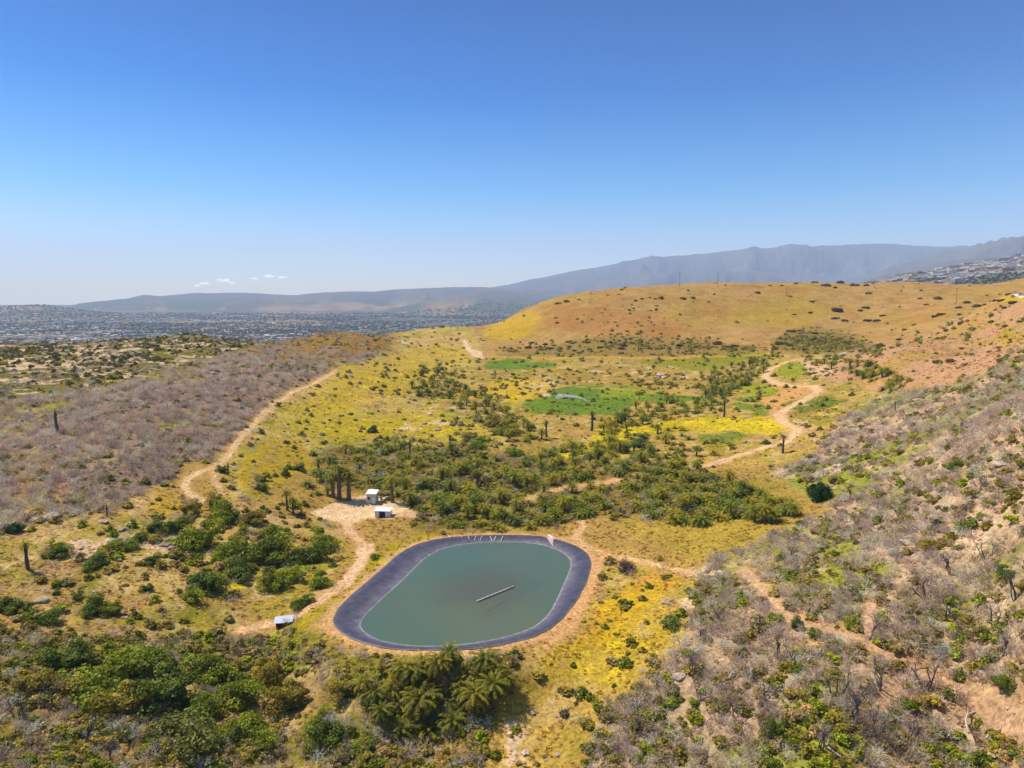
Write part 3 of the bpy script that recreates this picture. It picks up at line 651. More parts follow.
# ------------------------------------------------------------------ plants: meshes
def leafy(name, src, seed, lobes=14, per=46, size=.17, flat=.75, spread=.62, irr=1):
    """a shrub or crown about 1 m in radius: many small leaf clumps gathered in lobes"""
    r = np.random.default_rng(seed); Vs = []; vs = []
    for k in range(lobes):
        th = r.random()*6.283; ph = math.acos(1-r.random()*1.15); rr = spread*(.35+.65*r.random())*(1+irr*(.35*math.sin(2*th+seed)+.2*math.sin(3*th+seed*2)))
        c = np.array([math.sin(ph)*math.cos(th)*rr, math.sin(ph)*math.sin(th)*rr, max(.12, math.cos(ph))*rr*flat+.12]); lr = .18+.30*r.random()**1.3; tone = .6+.8*r.random()
        d = r.normal(size=(per, 3)); d /= np.linalg.norm(d, axis=1)[:, None]; d[:, 2] = np.abs(d[:, 2])*np.where(r.random(per) < .8, 1, -.6)
        p = c+d*lr*(.75+.4*r.random(per))[:, None]*[1, 1, .85]
        nn = d+r.normal(size=(per, 3))*.55; nn /= np.linalg.norm(nn, axis=1)[:, None]
        a = np.cross(nn, r.normal(size=(per, 3))); a /= np.linalg.norm(a, axis=1)[:, None]; b = np.cross(nn, a)
        s = size*(.6+.8*r.random(per))[:, None]
        q = np.stack([p-a*s, p-b*s*.7, p+a*s, p+b*s*.7], 1); Vs.append(q.reshape(-1, 3)); vs.append(np.repeat(tone*(.75+.5*r.random(per)), 4))
    V = np.concatenate(Vs); v = np.concatenate(vs); Fc = np.arange(len(V)).reshape(-1, 4)
    return mesh_np(name, V, Fc, M['leaf', src], v)
def twiggy(name, src, seed, stems=9, lean=.75, kids=4, w=.03, tall=1.0, levels=3):
    """a leafless burnt shrub about 1 m high: forking ribbons of twig"""
    r = np.random.default_rng(seed); V = []; Fc = []; v = []
    def seg(p, q, w0, w1, tone):
        d = q-p; s = np.cross(d, r.normal(size=3)); s /= np.linalg.norm(s)+1e-9; s2 = np.cross(d, s); s2 /= np.linalg.norm(s2)+1e-9
        if w0 > .03:
            b = len(V)
            for (pp, ww) in ((p, w0), (q, w1)):
                for k in range(3):
                    t = 2.094*k; V.append(pp+(s*math.cos(t)+s2*math.sin(t))*ww*.6)
            for k in range(3): Fc.append((b+k, b+(k+1) % 3, b+3+(k+1) % 3, b+3+k))
            v.extend([tone]*6)
        else:
            b = len(V); V.extend([p-s*w0*.5, p+s*w0*.5, q+s*w1*.5, q-s*w1*.5]); Fc.append((b, b+1, b+2, b+3)); v.extend([tone]*4)
    def grow(p, d, L, ww, lv):
        tone = .65+.6*r.random(); q = p
        for k in range(2):
            d = d+r.normal(size=3)*.22; d /= np.linalg.norm(d); q2 = q+d*L*.5; seg(q, q2, ww*(1-.2*k), ww*(.8-.2*k), tone); q = q2
        if lv > 0:
            for k in range(kids):
                nd = d+r.normal(size=3)*.62+np.array([0, 0, .1]); nd /= np.linalg.norm(nd); grow(q-d*L*.5*r.random(), nd, L*(.55+.25*r.random()), ww*.62, lv-1)
    for k in range(stems):
        t = 6.283*(k+r.random())/stems; d = np.array([math.cos(t)*lean*(.3+r.random()), math.sin(t)*lean*(.3+r.random()), 1.0]); d /= np.linalg.norm(d)
        grow(np.array([math.cos(t)*.06, math.sin(t)*.06, -.08]), d, .48*tall*(.7+.5*r.random()), w, levels-1)
    V = np.array(V); V4 = V
    return mesh_np(name, V4, Fc, M['twig', src], np.array(v))
def frond(r, L, az, el, droop, wid, n=9):
    V = []; Fc = []; d0 = np.array([math.cos(az), math.sin(az)]); p = np.zeros(3); pts = [p]
    e = el
    for k in range(5):
        p = p+np.array([d0[0]*math.cos(e), d0[1]*math.cos(e), math.sin(e)])*L/5; pts.append(p); e -= droop/5*(1+.5*k)
    pts = np.array(pts); side = np.array([-d0[1], d0[0], 0])
    for k in range(n):
        t = (k+.6)/n*5; i = min(int(t), 4); q = pts[i]*(1-(t-i))+pts[i+1]*(t-i); f = pts[i+1]-pts[i]; f = f/np.linalg.norm(f); up = np.cross(f, side)
        ww = wid*math.sin(math.pi*min(1, .12+.8*(k+.5)/n))**.6
        for s in (-1, 1):
            b = len(V); tip = q+side*s*ww+f*ww*.55-np.abs(up)*ww*.35
            V += [q-f*L/n*.42, q+f*L/n*.42, tip]; Fc.append((b, b+1, b+2))
    for k in range(5):
        b = len(V); V += [pts[k]-side*.05, pts[k]+side*.05, pts[k+1]+side*.04, pts[k+1]-side*.04]; Fc.append((b, b+1, b+2, b+3))
    return V, Fc
def palm_meshes(seed, h, L=3.0, nf=34, skirt=.5, rt=.30, burnt=False, upright=.95, droop=.85):
    r = np.random.default_rng(seed); V = []; Fc = []; v = []
    for k in range(nf):
        e = upright*(1.25-1.75*((k+.5)/nf)**.9); a, f = frond(r, L*(.8+.3*r.random()), k*2.4+r.random()*.5, e, droop*(.8+.4*r.random()), .55)
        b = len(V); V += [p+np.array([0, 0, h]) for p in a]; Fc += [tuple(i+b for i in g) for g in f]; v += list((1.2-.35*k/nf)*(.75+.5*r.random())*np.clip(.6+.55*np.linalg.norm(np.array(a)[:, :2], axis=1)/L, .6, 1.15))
    crown = mesh_np('crown', V, Fc, M['leaf', 'object'], np.array(v))
    V = []; Fc = []; v = []
    ns = 20 if skirt < 1.5 else 46
    for k in range(ns):
        a, f = frond(r, min(L*.75, h*.9+.5)*(.6+.5*r.random()), r.random()*6.283, -.7-.5*r.random(), .8, .34, 5)
        zz = h-.15-skirt*r.random(); b = len(V); V += [p*[.85 if burnt else .6, .85 if burnt else .6, 1]+np.array([0, 0, zz]) for p in a]; Fc += [tuple(i+b for i in g) for g in f]; v += [.6+.7*r.random()]*len(a)
    sk = mesh_np('dead_fronds', V, Fc, M['palm_thatch_b' if burnt else 'palm_thatch'], np.array(v))
    b = MB(); m = 7; b.tube([(.12*math.sin(i*.8+seed), .1*math.cos(i*1.1+seed)-.1, -.6+(h+.7)*i/m) for i in range(m+1)], [rt*(1.35-.6*i/m+.09*math.sin(i*2.1+seed)) for i in range(m+1)], 7)
    tr = b.mesh('trunk', M['palm_bark_b' if burnt else 'palm_bark'], False)
    return tr, sk, crown
M['palm_thatch'] = tint_mat('dry_fronds', tuple(alb((160, 132, 100))), .9, .7, 1.3, 2); M['palm_thatch_b'] = tint_mat('charred_fronds', tuple(alb((128, 112, 112))), .9, .5, 1.3, 2)
M['palm_bark'] = fixed('palm_bark_grey', (142, 122, 112), .9, .6, 1.3, 3); M['palm_bark_b'] = fixed('palm_bark_charred', (122, 108, 110), .9, .5, 1.4, 3)

# ------------------------------------------------------------------ placement
def inpoly(px, py, poly): return poly_sd(np.atleast_1d(px), np.atleast_1d(py), poly) < 0
def sample_px(poly, n, mind, seed, tries=40):
    """n spots in an area of the valley floor at least mind pixels apart (rows closer than columns: the ground is foreshortened)"""
    r = np.random.default_rng(seed); p = np.array(poly, float); lo, hi = p.min(0), p.max(0); out = []
    for _ in range(n*tries):
        q = lo+(hi-lo)*r.random(2)
        if not inpoly(q[0], q[1], poly)[0]: continue
        if any(((q[0]-a)/mind)**2+((q[1]-b)/(mind*.6))**2 < 1 for a, b in out): continue
        out.append((q[0], q[1]))
        if len(out) >= n: break
    return out
def spot(px, py):
    g = on_ground(px, py)
    return g if g and g[1] < 1500 else None
# palms -------------------------------------------------
PALM = {'young': [palm_meshes(1, .8, 3.6, 40, .3, .3, False, 1.05), palm_meshes(2, 1.3, 3.7, 42, .5, .3, False, 1.0), palm_meshes(3, .5, 3.2, 36, .2, .3, False, 1.1)],
        'mid': [palm_meshes(4, 3.0, 3.7, 42, 1.6, .4), palm_meshes(5, 4.2, 3.6, 42, 2.4, .4)],
        'tall': [palm_meshes(6, 8.0, 3.7, 50, 6.5, .62), palm_meshes(7, 10.0, 3.7, 50, 8.5, .62)],
        'charred': [palm_meshes(8, 8.5, 2.3, 26, 6.5, .5, True), palm_meshes(9, 7.0, 2.1, 20, 5.0, .42, True), palm_meshes(10, 6.0, 1.2, 8, 3.0, .34, True)]}
# squat date palms of the near clump
NP = 0
def palm(px, py, kind, idx=None, sc=1.0, label=None, grp='palms of the valley groves', tone=None, desc=None):
    global NP
    g = spot(px, py)
    if not g: return
    NP += 1; ms = PALM[kind]; i = int(rng.integers(0, len(ms))) if idx is None else idx
    root = bpy.data.objects.new('palm_tree', None); COL.objects.link(root); root.location = (g[0], g[1], g[2]-.15); root.rotation_euler = (0, 0, rng.random()*6.28)
    s = sc*(.85+.3*rng.random()) if label is None else sc; root.scale = (s, s, s)
    tone = tone if tone is not None else [(118, 122, 42), (138, 132, 46), (98, 108, 38), (150, 138, 54)][int(rng.integers(0, 4))]
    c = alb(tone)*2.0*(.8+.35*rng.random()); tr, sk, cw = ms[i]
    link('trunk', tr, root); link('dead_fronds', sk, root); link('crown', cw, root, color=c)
    prop(root, label, 'palm', grp if label is None else None)
    if label is None:
        d = desc or ({'young': 'short bushy', 'mid': 'medium', 'tall': 'tall shaggy', 'charred': 'fire blackened'}[kind]+(' olive' if tone[0] < 130 else ' yellowish')+' palm')
        THINGS.append((root, 'palm', d, grp, g[0], g[1], g[2]+2))
    return root
CH = [(592,431,0,1.15,'thick charred palm stub standing below the sprinkled green lawn'), (546,437,1,1.1,'slimmer charred palm left of the thick stub below the lawn'),
      (724,417,0,1.0,'dark shaggy palm standing alone on the yellow flower strip'), (783,453,1,1.0,'slender blackened palm at the foot of the right dirt track'),
      (57,432,2,1.45,'lone black burnt palm pole in the grey scrub on the ridge slope'), (27,569,1,.95,'leaning grey charred palm trunk among bushes near left edge'),
      (107,516,2,.6,'stubby blackened palm stump beside the pale flat rocks'), (228,475,2,.75,'short dark palm stump beside the bend of the left track'),
      (450,449,1,.9,'charred palm on the meadow edge above the palm grove'), (410,457,1,.95,'dark headed palm rising from the back of the grove'),
      (477,488,1,1.0,'thin dark trunk palm rising inside the grove'), (895,411,2,.7,'small burnt palm pole in the scrub right of the dirt track'), (448,393,1,.8,'pair-topped dark palm left of the reed clump in the meadow')]
for px, py, i, s, lb in CH: palm(px, py, 'charred', i, s, lb)
for k, (px, py, s, lb) in enumerate([(333,497,1.0,'leftmost of three tall palms standing left of the white shed'), (340,499,1.12,'middle of three tall palms standing left of the white shed'), (349,500,1.15,'nearest of three tall palms standing left of the white shed'),
                     (287,510,.62,'small tall palm left of the bare yard'), (293,514,.62,'twin of the small tall palm left of the bare yard'),
                     (392,502,.85,'shaggy palm immediately right of the white shed'), (405,500,.95,'pale trunked palm second to the right of the white shed'), (478,484,.9,'tall palm in the middle of the grove with pale trunk')]):
    palm(px, py, 'tall', k % 2, s, lb, tone=(132, 128, 52))
GROVES = [([(352,455),(400,445),(480,455),(560,470),(610,490),(600,515),(520,528),(470,528),(430,520),(410,505),(392,495),(360,485)], 84, 11, ['young', 'mid', 'young']),
          ([(622,490),(640,470),(700,475),(760,492),(795,508),(790,520),(700,525),(640,516)], 58, 11, ['young']),
          ([(480,520),(520,505),(590,508),(590,522),(560,528),(470,532)], 12, 14, ['young']),
          ([(560,468),(600,450),(700,462),(690,472),(620,480)], 22, 11, ['young', 'young']),
          ([(520,470),(545,455),(620,440),(650,430),(660,440),(600,458)], 18, 12, ['young']),
          ([(600,425),(630,412),(680,402),(735,380),(742,388),(712,410),(650,420),(610,432)], 22, 9, ['young', 'mid']),
          ([(700,375),(745,362),(775,352),(782,358),(745,385),(715,392)], 16, 9, ['young', 'mid']),
          ([(800,352),(835,355),(838,364),(805,362)], 8, 7, ['young']), ([(842,362),(880,368),(905,378),(895,385),(850,374)], 12, 7, ['young', 'mid']),
          ([(872,392),(912,380),(918,385),(880,397)], 5, 8, ['young']),
          ([(405,388),(450,380),(470,392),(500,400),(500,412),(450,400),(415,396)], 16, 9, ['young', 'mid']),
          ([(500,408),(530,420),(545,440),(520,440),(495,425)], 7, 10, ['young', 'mid']), ([(418,362),(440,368),(445,386),(420,380)], 5, 8, ['mid'])]
for gi, (poly, nn, md, kinds) in enumerate(GROVES):
    for px, py in sorted(sample_px(poly, nn, md, 50+gi), key=lambda q: q[1]):
        if sum(abs(px-a)+2*abs(py-b) < 9 for a, b in ((373, 500), (390, 515))): continue
        palm(px, py, kinds[int(rng.integers(0, len(kinds)))], None, .95)
for px, py in sample_px([(372,690),(400,672),(440,668),(500,672),(512,690),(500,715),(450,735),(410,745),(380,735),(360,705)], 34, 19, 71):
    palm(px, py, ['mid', 'young', 'mid'][int(rng.integers(0, 3))], None, .98, tone=[(132,122,42),(112,112,40)][int(rng.integers(0, 2))], grp='palms below the pond bank')
MASS = []
for gi, (poly, nn, md) in enumerate([([(335,452),(400,442),(480,450),(560,465),(615,488),(600,515),(520,530),(470,530),(415,520),(395,495),(360,480)], 95, 6), ([(622,488),(640,468),(700,473),(770,492),(800,508),(790,522),(700,527),(640,518)], 44, 7),
     ([(540,470),(600,445),(720,455),(690,475),(620,480)], 45, 7), ([(520,465),(545,450),(620,438),(680,428),(690,440),(600,458)], 40, 7), ([(590,425),(630,410),(680,400),(735,376),(750,380),(712,412),(650,424),(600,436)], 75, 5),
     ([(700,378),(745,362),(780,350),(786,358),(745,388),(712,396)], 75, 4), ([(800,350),(880,366),(910,380),(890,388),(846,374),(800,364)], 45, 4), ([(405,390),(430,365),(470,390),(500,400),(540,440),(515,445),(450,402),(415,400)], 50, 6), ([(300,480),(340,455),(350,480),(320,500)], 14, 7)]):
    for px, py in sample_px(poly, nn, md, 250+gi):
        g = spot(px, py)
        if g and not (abs(px-380) < 20 and py > 492) and gs(TM, g[0], g[1]) < .6: MASS.append(g)
MASS = np.array(MASS); k = len(MASS); print('PALM MASS', k)
def palm_inst(i):
    import bmesh
    tr, sk, cw = (PALM['young']+PALM['mid'])[i]; bm = bmesh.new(); cnt = []
    for q in (cw, sk, tr): bm.from_mesh(q); cnt.append(len(bm.faces))
    bm.faces.ensure_lookup_table()
    for q, f in enumerate(bm.faces): f.material_index = 0 if q < cnt[0] else 1 if q < cnt[1] else 2
    c = bpy.data.meshes.new('palm'); bm.to_mesh(c); bm.free()
    for q in (M['leaf', 'instance'], M['palm_thatch'], M['palm_bark']): c.materials.append(q)
    return proto('palm', c)
gn_scatter('palm_thicket', [palm_inst(i) for i in range(5)], MASS-[0, 0, .3], .65+.45*rng.random(k), rng.random(k)*6.28, alb(np.array([(118,122,42),(138,132,46),(98,108,38),(150,138,54)])[rng.integers(0, 4, k)])*2.0, rng.choice(5, k, p=[.22, .22, .2, .18, .18]), 'thicket of smaller palms filling in the groves', 'palms')
palm(420, 725, 'mid', 1, 1.25, 'tallest palm at the heart of the clump below the pond bank', tone=(124, 116, 44))

# shrubs, dead scrub, boulders ---------------------------
def world_scatter(nn, ymin, ymax, seed, u=(-230, 1254), power=1.0):
    """candidates, thinned with distance so that far slopes stay as closely covered in the picture as near ones need"""
    r = np.random.default_rng(seed); y = np.exp(r.uniform(math.log(ymin), math.log(ymax), nn)); x = (r.uniform(*u, nn)-512)/F*y*1.02
    return x, y
def zone(nm, x, y): return gs(Z[nm], x, y)
x, y = world_scatter(150000, 58, 900, 31); z = gh(x, y); pxx, pyy = proj(x, y, z)
dn = fbm(x, y, 26, 401, 4); d8 = fbm(x, y, 8, 411, 3)
dens = np.maximum.reduce([zone('scrub_left', x, y)*1.0, zone('scrub_right', x, y)*1.0, zone('brown_hill', x, y)*.35, zone('brush', x, y)*.34, zone('slope_left', x, y)*.10, zone('meadow', x, y)*.05, zone('flowers', x, y)*.03, zone('rocky_ridge', x, y)*.3, zone('pink_hill', x, y)*.05, zone('grove', x, y)*.25])
dens = dens*sstep(.30, .56, .55*dn+.45*d8+.03*(zone('scrub_left', x, y)))
tracks = gs(TM, x, y)+gs(PM, x, y); open_ = (tracks < .3) & (gs(sdp, x, y) > 4.5)
dens *= np.interp(y, [85, 140, 300, 900], [.42, .55, 1.0, 1.0])
vis = (pxx > -260) & (pxx < 1280) & (pyy < 1500)
keep = (rng.random(len(x)) < dens*.62) & open_ & vis
x, y, z = x[keep], y[keep], z[keep]
k = len(x); size = (.75+1.15*rng.random(k)**1.5)*np.interp(y, [80, 300, 900], [1.15, 1.25, 1.9])*(1+.3*zone('scrub_left', x, y))
tones = np.array([(180,158,142),(164,146,136),(204,184,166),(148,130,122),(182,158,132),(172,160,140)])[rng.integers(0, 6, k)]
dc = np.clip(alb(tones)*2.4*(.75+.5*rng.random(k))[:, None], 0, .75)
DEADO = [twiggy('dead_shrub', 'object', s, 8+s % 3, .9, 4, .034) for s in (1, 2, 3, 4)]
DEADI = [proto('dead_shrub', twiggy('dead_shrub', 'instance', s, 8+s % 3, .9, 4, .034)) for s in (1, 2, 3, 4)]
DS = 1.55
inview = (lambda X, Y, Z: (lambda a, b: (a > 4) & (a < 1020) & (b < 764))(*proj(X, Y, Z)))(x, y, z+.8)
sc_size = np.where(inview, size/y, 0); order = np.argsort(-sc_size); ind = order[:280]; rest = order[280:]
for i in ind:
    s = size[i]*DS; o = link('dead_shrub', DEADO[i % 4], None, (x[i], y[i], z[i]-.05), rng.random()*6.28, (s, s, s*(.85+.4*rng.random())), dc[i])
    br = dc[i].mean(); d = ('large' if size[i] > 2.0 else 'small' if size[i] < 1.2 else 'middling')+(' pale' if br > .19 else ' dark' if br < .12 else ' grey')+' leafless shrub'
    THINGS.append((o, 'dead shrub', d, 'leafless shrubs on the near slopes', x[i], y[i], z[i]+.8))
gn_scatter('burnt_scrub', DEADI, np.stack([x, y, z-.05], 1)[rest], np.stack([size*DS, size*DS, size*DS*.95], 1)[rest], rng.random(len(rest))*6.28, dc[rest], rng.integers(0, 4, len(rest)), 'grey purple mass of burnt leafless scrub covering both hillsides', 'scrub')
print('DEAD', len(x))

# leafy shrubs: placed ones first
LEAFO = [leafy('bush', 'object', s, 15+s % 4, 80, .105) for s in (11, 12, 13, 14)]
LEAFI = [proto('bush', leafy('bush', 'instance', s, 12, 34, .17)) for s in (21, 22, 23)]
OAKC = [leafy('crown', 'object', s, 30, 210, .048, .95, .72) for s in (31, 32, 33)]
ROUND = leafy('crown', 'object', 35, 44, 210, .048, 1.25, .66, 0)
OAKT = []
for s in (1, 2):
    b = MB(); b.tube([(0,0,-.3),(.02,.01,.1),(.0,.03,.35)], [.075,.06,.045], 7)
    for q in range(5):
        a = q*1.26+s; b.tube([(0,.02,.22),(math.cos(a)*.18,math.sin(a)*.18,.42),(math.cos(a)*.42,math.sin(a)*.42,.62)], [.035,.025,.012], 5)
    OAKT.append(b.mesh('trunk', fixed('oak_bark', (110, 92, 78))))
DKG, MDG, LTG, YLG, OLV, GRY = (94, 104, 34), (118, 124, 38), (140, 144, 44), (160, 150, 44), (140, 126, 60), (140, 126, 84)
# (px, py, width in px, tone, trunk?)
OAKS = [(818,500,24,(52,80,36),'dark green round tree standing alone above the grey scrub'), (200,545,46,MDG,'broad green oak above the bare slope left of the pond'), (175,530,26,DKG,None), (225,520,34,MDG,None), (262,560,50,MDG,None),
        (312,560,42,DKG,'tall green oak tree closest to the pond on its left'), (290,580,34,LTG,None), (320,585,26,MDG,None), (240,545,26,OLV,None), (202,586,40,DKG,None), (190,600,24,LTG,None), (155,530,24,DKG,None), (190,512,22,OLV,None),
        (70,668,60,DKG,None), (105,690,70,MDG,None), (150,672,60,DKG,None), (165,700,70,DKG,None), (215,680,60,MDG,None), (125,712,60,OLV,None), (200,715,44,DKG,None), (235,700,46,MDG,None), (60,695,50,OLV,None), (190,745,80,(104,104,54),'huge olive oak at the bottom of the picture'), (240,738,50,MDG,None), (30,690,44,OLV,None),
        (330,740,44,DKG,None), (318,725,34,MDG,None), (290,705,44,OLV,None), (12,610,30,DKG,None), (42,622,32,DKG,None), (94,612,30,DKG,None), (112,614,24,MDG,None), (95,566,28,DKG,None), (57,556,22,DKG,None), (151,563,18,DKG,None), (124,548,24,MDG,None), (140,540,20,DKG,None),
        (240,575,34,DKG,None), (275,588,34,MDG,None), (322,545,34,MDG,None), (302,606,24,DKG,None), (230,555,30,MDG,None), (215,506,24,OLV,None), (248,522,28,OLV,None), (275,536,28,MDG,None), (345,690,34,OLV,None), (270,680,44,OLV,None), (262,745,44,MDG,None), (15,532,18,(54,84,34),'dark green round bush beneath the grey scrub at left edge'), (56,548,16,LTG,None), (105,552,16,YLG,None), (148,590,14,DKG,None), (78,598,14,DKG,None), (56,594,10,DKG,None), (222,472,14,DKG,None), (420,492,18,(66,84,30),None), (375,558,12,MDG,'small green bush beside the pond corner near the shed'),
        (797,628,18,(58,86,34),'dark green bush beside the red dirt road'), (1008,688,28,DKG,None), (1008,576,22,(80,100,50),None), (800,525,12,MDG,None), (935,548,26,OLV,None), (955,470,24,(118,128,60),None), (672,625,26,(110,120,64),None), (780,735,30,DKG,None), (660,560,8,OLV,None),
        (300,470,14,DKG,None), (285,475,12,DKG,None), (262,480,14,MDG,None), (262,490,14,DKG,None), (372,432,12,DKG,None), (385,500,10,DKG,None), (505,435,22,MDG,None), (494,425,26,OLV,None), (478,447,22,MDG,None), (640,445,26,(98,106,62),None), (470,440,18,OLV,None), (515,455,18,MDG,None), (640,395,10,OLV,None), (700,388,10,OLV,None)]
for px, py, wpx, tone, lb in OAKS:
    g = spot(px, py)
    if not g: continue
    s = wpx/2*g[1]/F/math.cos(PITCH)*1.05; root = bpy.data.objects.new('oak_tree' if wpx > 20 else 'round_bush', None); COL.objects.link(root); root.location = (g[0], g[1], g[2]-.1*s); root.rotation_euler = (0, 0, rng.random()*6.28); root.scale = (s*(.9+.3*rng.random()), s*(.8+.4*rng.random()), s*(.8+.3*rng.random()))
    if lb and 'alone' in lb: root.scale = (s*1.15, s*1.15, s*1.5)
    link('trunk', OAKT[NP % 2], root); link('crown', ROUND if lb and 'round' in lb else OAKC[int(rng.integers(0, 3))], root, (0, 0, .05), color=alb(tone)*2.0)
    NP += 1; cat = 'tree' if wpx > 20 else 'bush'; prop(root, lb, cat, None if lb else 'round leafy trees and bushes')
    if not lb: THINGS.append((root, cat, ('large' if wpx > 40 else 'medium' if wpx > 20 else 'small')+(' dark green' if tone[0] < 90 else ' bright green' if tone[1] > tone[0]+4 and tone[0] > 90 else ' olive')+(' tree' if wpx > 20 else ' round bush'), 'round leafy trees and bushes', g[0], g[1], g[2]+s*.6))
# dark bushes dotted over the golden hill and the pink hill, each at its own place
HB_ = [(622,290,4),(636,301,5),(642,299,5),(650,298,4),(655,299,4),(661,298,7),(683,299,6),(692,298,6),(757,293,6),(567,302,8),(558,304,7),(579,300,5),(556,318,4),(557,323,4),(656,306,4),
       (790,297,5),(812,302,6),(795,315,6),(810,313,5),(868,294,6),(835,288,5),(838,311,14),(866,308,7),(860,311,7),(882,316,6),(868,321,8),(876,321,8),(920,299,6),(938,299,8),(926,305,5),(834,319,8),(845,321,7),(799,331,6),(790,332,9),
       (968,303,9),(977,307,9),(958,308,7),(960,315,7),(942,315,9),(935,317,6),(961,324,9),(985,305,6),(995,301,7),(1001,301,8),(1008,295,8),(1013,303,9),(1004,308,6),(991,322,7),(1006,327,7),(900,340,7),(880,347,12),(871,351,7),(895,353,6),(939,339,6),(930,338,5),(938,363,10),(951,362,11),
       (827,376,5),(1011,340,5),(1022,322,6),(905,330,5),(782,286,5),(796,284,5),(770,286,4),(815,283,7),(825,283,9),(840,283,10),(855,283,10),(866,283,6),(602,342,6),(610,343,6),(625,346,9),(622,349,9),(570,342,7),(545,345,6),(532,343,6),(528,348,9),(540,350,7),(550,349,7),(560,349,6),(600,348,6),(588,343,6),(570,347,6),
       (680,346,10),(718,344,12),(735,347,10),(725,347,8),(650,349,6),(745,348,6),(790,346,9),(780,344,9),(800,342,9),(812,340,8),(822,343,8),(805,350,7),(820,349,7),(775,350,8),(835,345,6),(830,338,6),(815,334,6),(640,349,5),(590,350,6),(575,351,6)]
for px, py, wpx in HB_:
    g = spot(px, py)
    if not g:
        g = spot(px, py+3)
        if not g: continue
    s = wpx/2*g[1]/F*1.2; o = link('hill_bush', LEAFO[int(rng.integers(0, 4))], None, (g[0], g[1], g[2]-.15*s), rng.random()*6.28, (s, s, s*.8), alb((104, 88, 44))*1.5*(.8+.5*rng.random()))
    THINGS.append((o, 'bush', ('wide' if wpx > 8 else 'medium' if wpx > 5 else 'tiny')+' dark hill bush', 'dark bushes dotted on the golden and pink hills', g[0], g[1], g[2]+s*.4)); o['category'] = 'bush'
# random leafy shrubs
x, y = world_scatter(92000, 58, 1000, 37); x_, y_ = world_scatter(60000, 450, 1350, 38); x = np.r_[x, x_]; y = np.r_[y, y_]; z = gh(x, y); pxx, pyy = proj(x, y, z)
dn = fbm(x, y, 30, 501, 4); d8 = fbm(x, y, 9, 511, 3)
ppx = lambda poly, k: sstep(8, -8, poly_sd(pxx, pyy, poly))*k
dens = np.maximum.reduce([zone('brush', x, y)*1.5, zone('scrub_right', x, y)*.72, zone('slope_left', x, y)*.16, zone('scrub_left', x, y)*.42, zone('meadow', x, y)*.2, zone('grove', x, y)*1.3, zone('valley', x, y)*.20, zone('flowers', x, y)*.14, zone('rocky_ridge', x, y)*.75, zone('brown_hill', x, y)*.3,
     zone('gold_hill', x, y)*.03, ppx([(575,318),(600,305),(640,300),(690,320),(680,332),(600,328)], .22), zone('pink_hill', x, y)*.2, ppx([(410,380),(440,360),(480,385),(540,420),(540,450),(480,450),(440,420)], .85), ppx([(500,352),(610,335),(700,340),(760,346),(750,355),(620,356)], 1.3), ppx([(770,345),(800,330),(850,335),(880,350),(830,356)], 1.3),
     ppx([(560,432),(610,415),(700,400),(745,365),(775,355),(720,410),(640,425)], .8), ppx([(560,465),(600,440),(700,435),(760,440),(700,470)], .5), ppx([(150,500),(320,500),(330,560),(200,600),(150,560)], .5), ppx([(590,372),(640,388),(720,395),(700,385),(640,375)], .5)])
dens = dens*sstep(.34, .56, .55*dn+.45*d8)*np.interp(y, [85, 150, 300, 1000], [.62, .75, .8, .8])
tracks = gs(TM, x, y)+gs(PM, x, y)
keep = (rng.random(len(x)) < dens*.55) & (tracks < .3) & (gs(sdp, x, y) > 4.0) & (pxx > -260) & (pxx < 1280) & (pyy < 1500)
x, y, z, dn = x[keep], y[keep], z[keep], dn[keep]; k = len(x); print('LEAFY', k)
size = (.5+1.15*rng.random(k)**1.7)*np.interp(y, [80, 300, 1000], [1.15, 1.3, 1.9])
pal = np.array([MDG, LTG, OLV, GRY, (150,132,72), (134,122,58), DKG, (160,136,92)]); w1 = rng.choice(8, k, p=[.13,.12,.22,.15,.13,.14,.05,.06])
lc = alb(pal[w1])*2.05*(.75+.45*rng.random(k))[:, None]
rr = gs(Z['rocky_ridge'], x, y) > .5; lc[rr] = alb((112, 108, 48))*1.5*(.7+.6*rng.random(rr.sum()))[:, None]
inview = (lambda X, Y, Z: (lambda a, b: (a > 4) & (a < 1020) & (b < 764))(*proj(X, Y, Z)))(x, y, z+.6)
order = np.argsort(-np.where(inview, size/y, 0)); ind = order[:150]; rest = order[150:]
NAMES = ['green', 'light green', 'olive', 'grey-green', 'straw coloured', 'dull olive', 'deep green', 'tan']
for i in ind:
    s = size[i]*1.15; o = link('leafy_shrub', LEAFO[i % 4], None, (x[i], y[i], z[i]-.1), rng.random()*6.28, (s, s, s*.85), lc[i])
    THINGS.append((o, 'shrub', ('large ' if size[i] > 1.3 else 'small ')+NAMES[w1[i]]+' leafy shrub', 'leafy shrubs on the near slopes', x[i], y[i], z[i]+.5))
gn_scatter('brush', LEAFI, np.stack([x, y, z-.1], 1)[rest], np.stack([size*1.15, size*1.15, size*.95], 1)[rest], rng.random(len(rest))*6.28, lc[rest], rng.integers(0, 3, len(rest)), 'mixed low green and straw coloured brush over the slopes', 'brush')
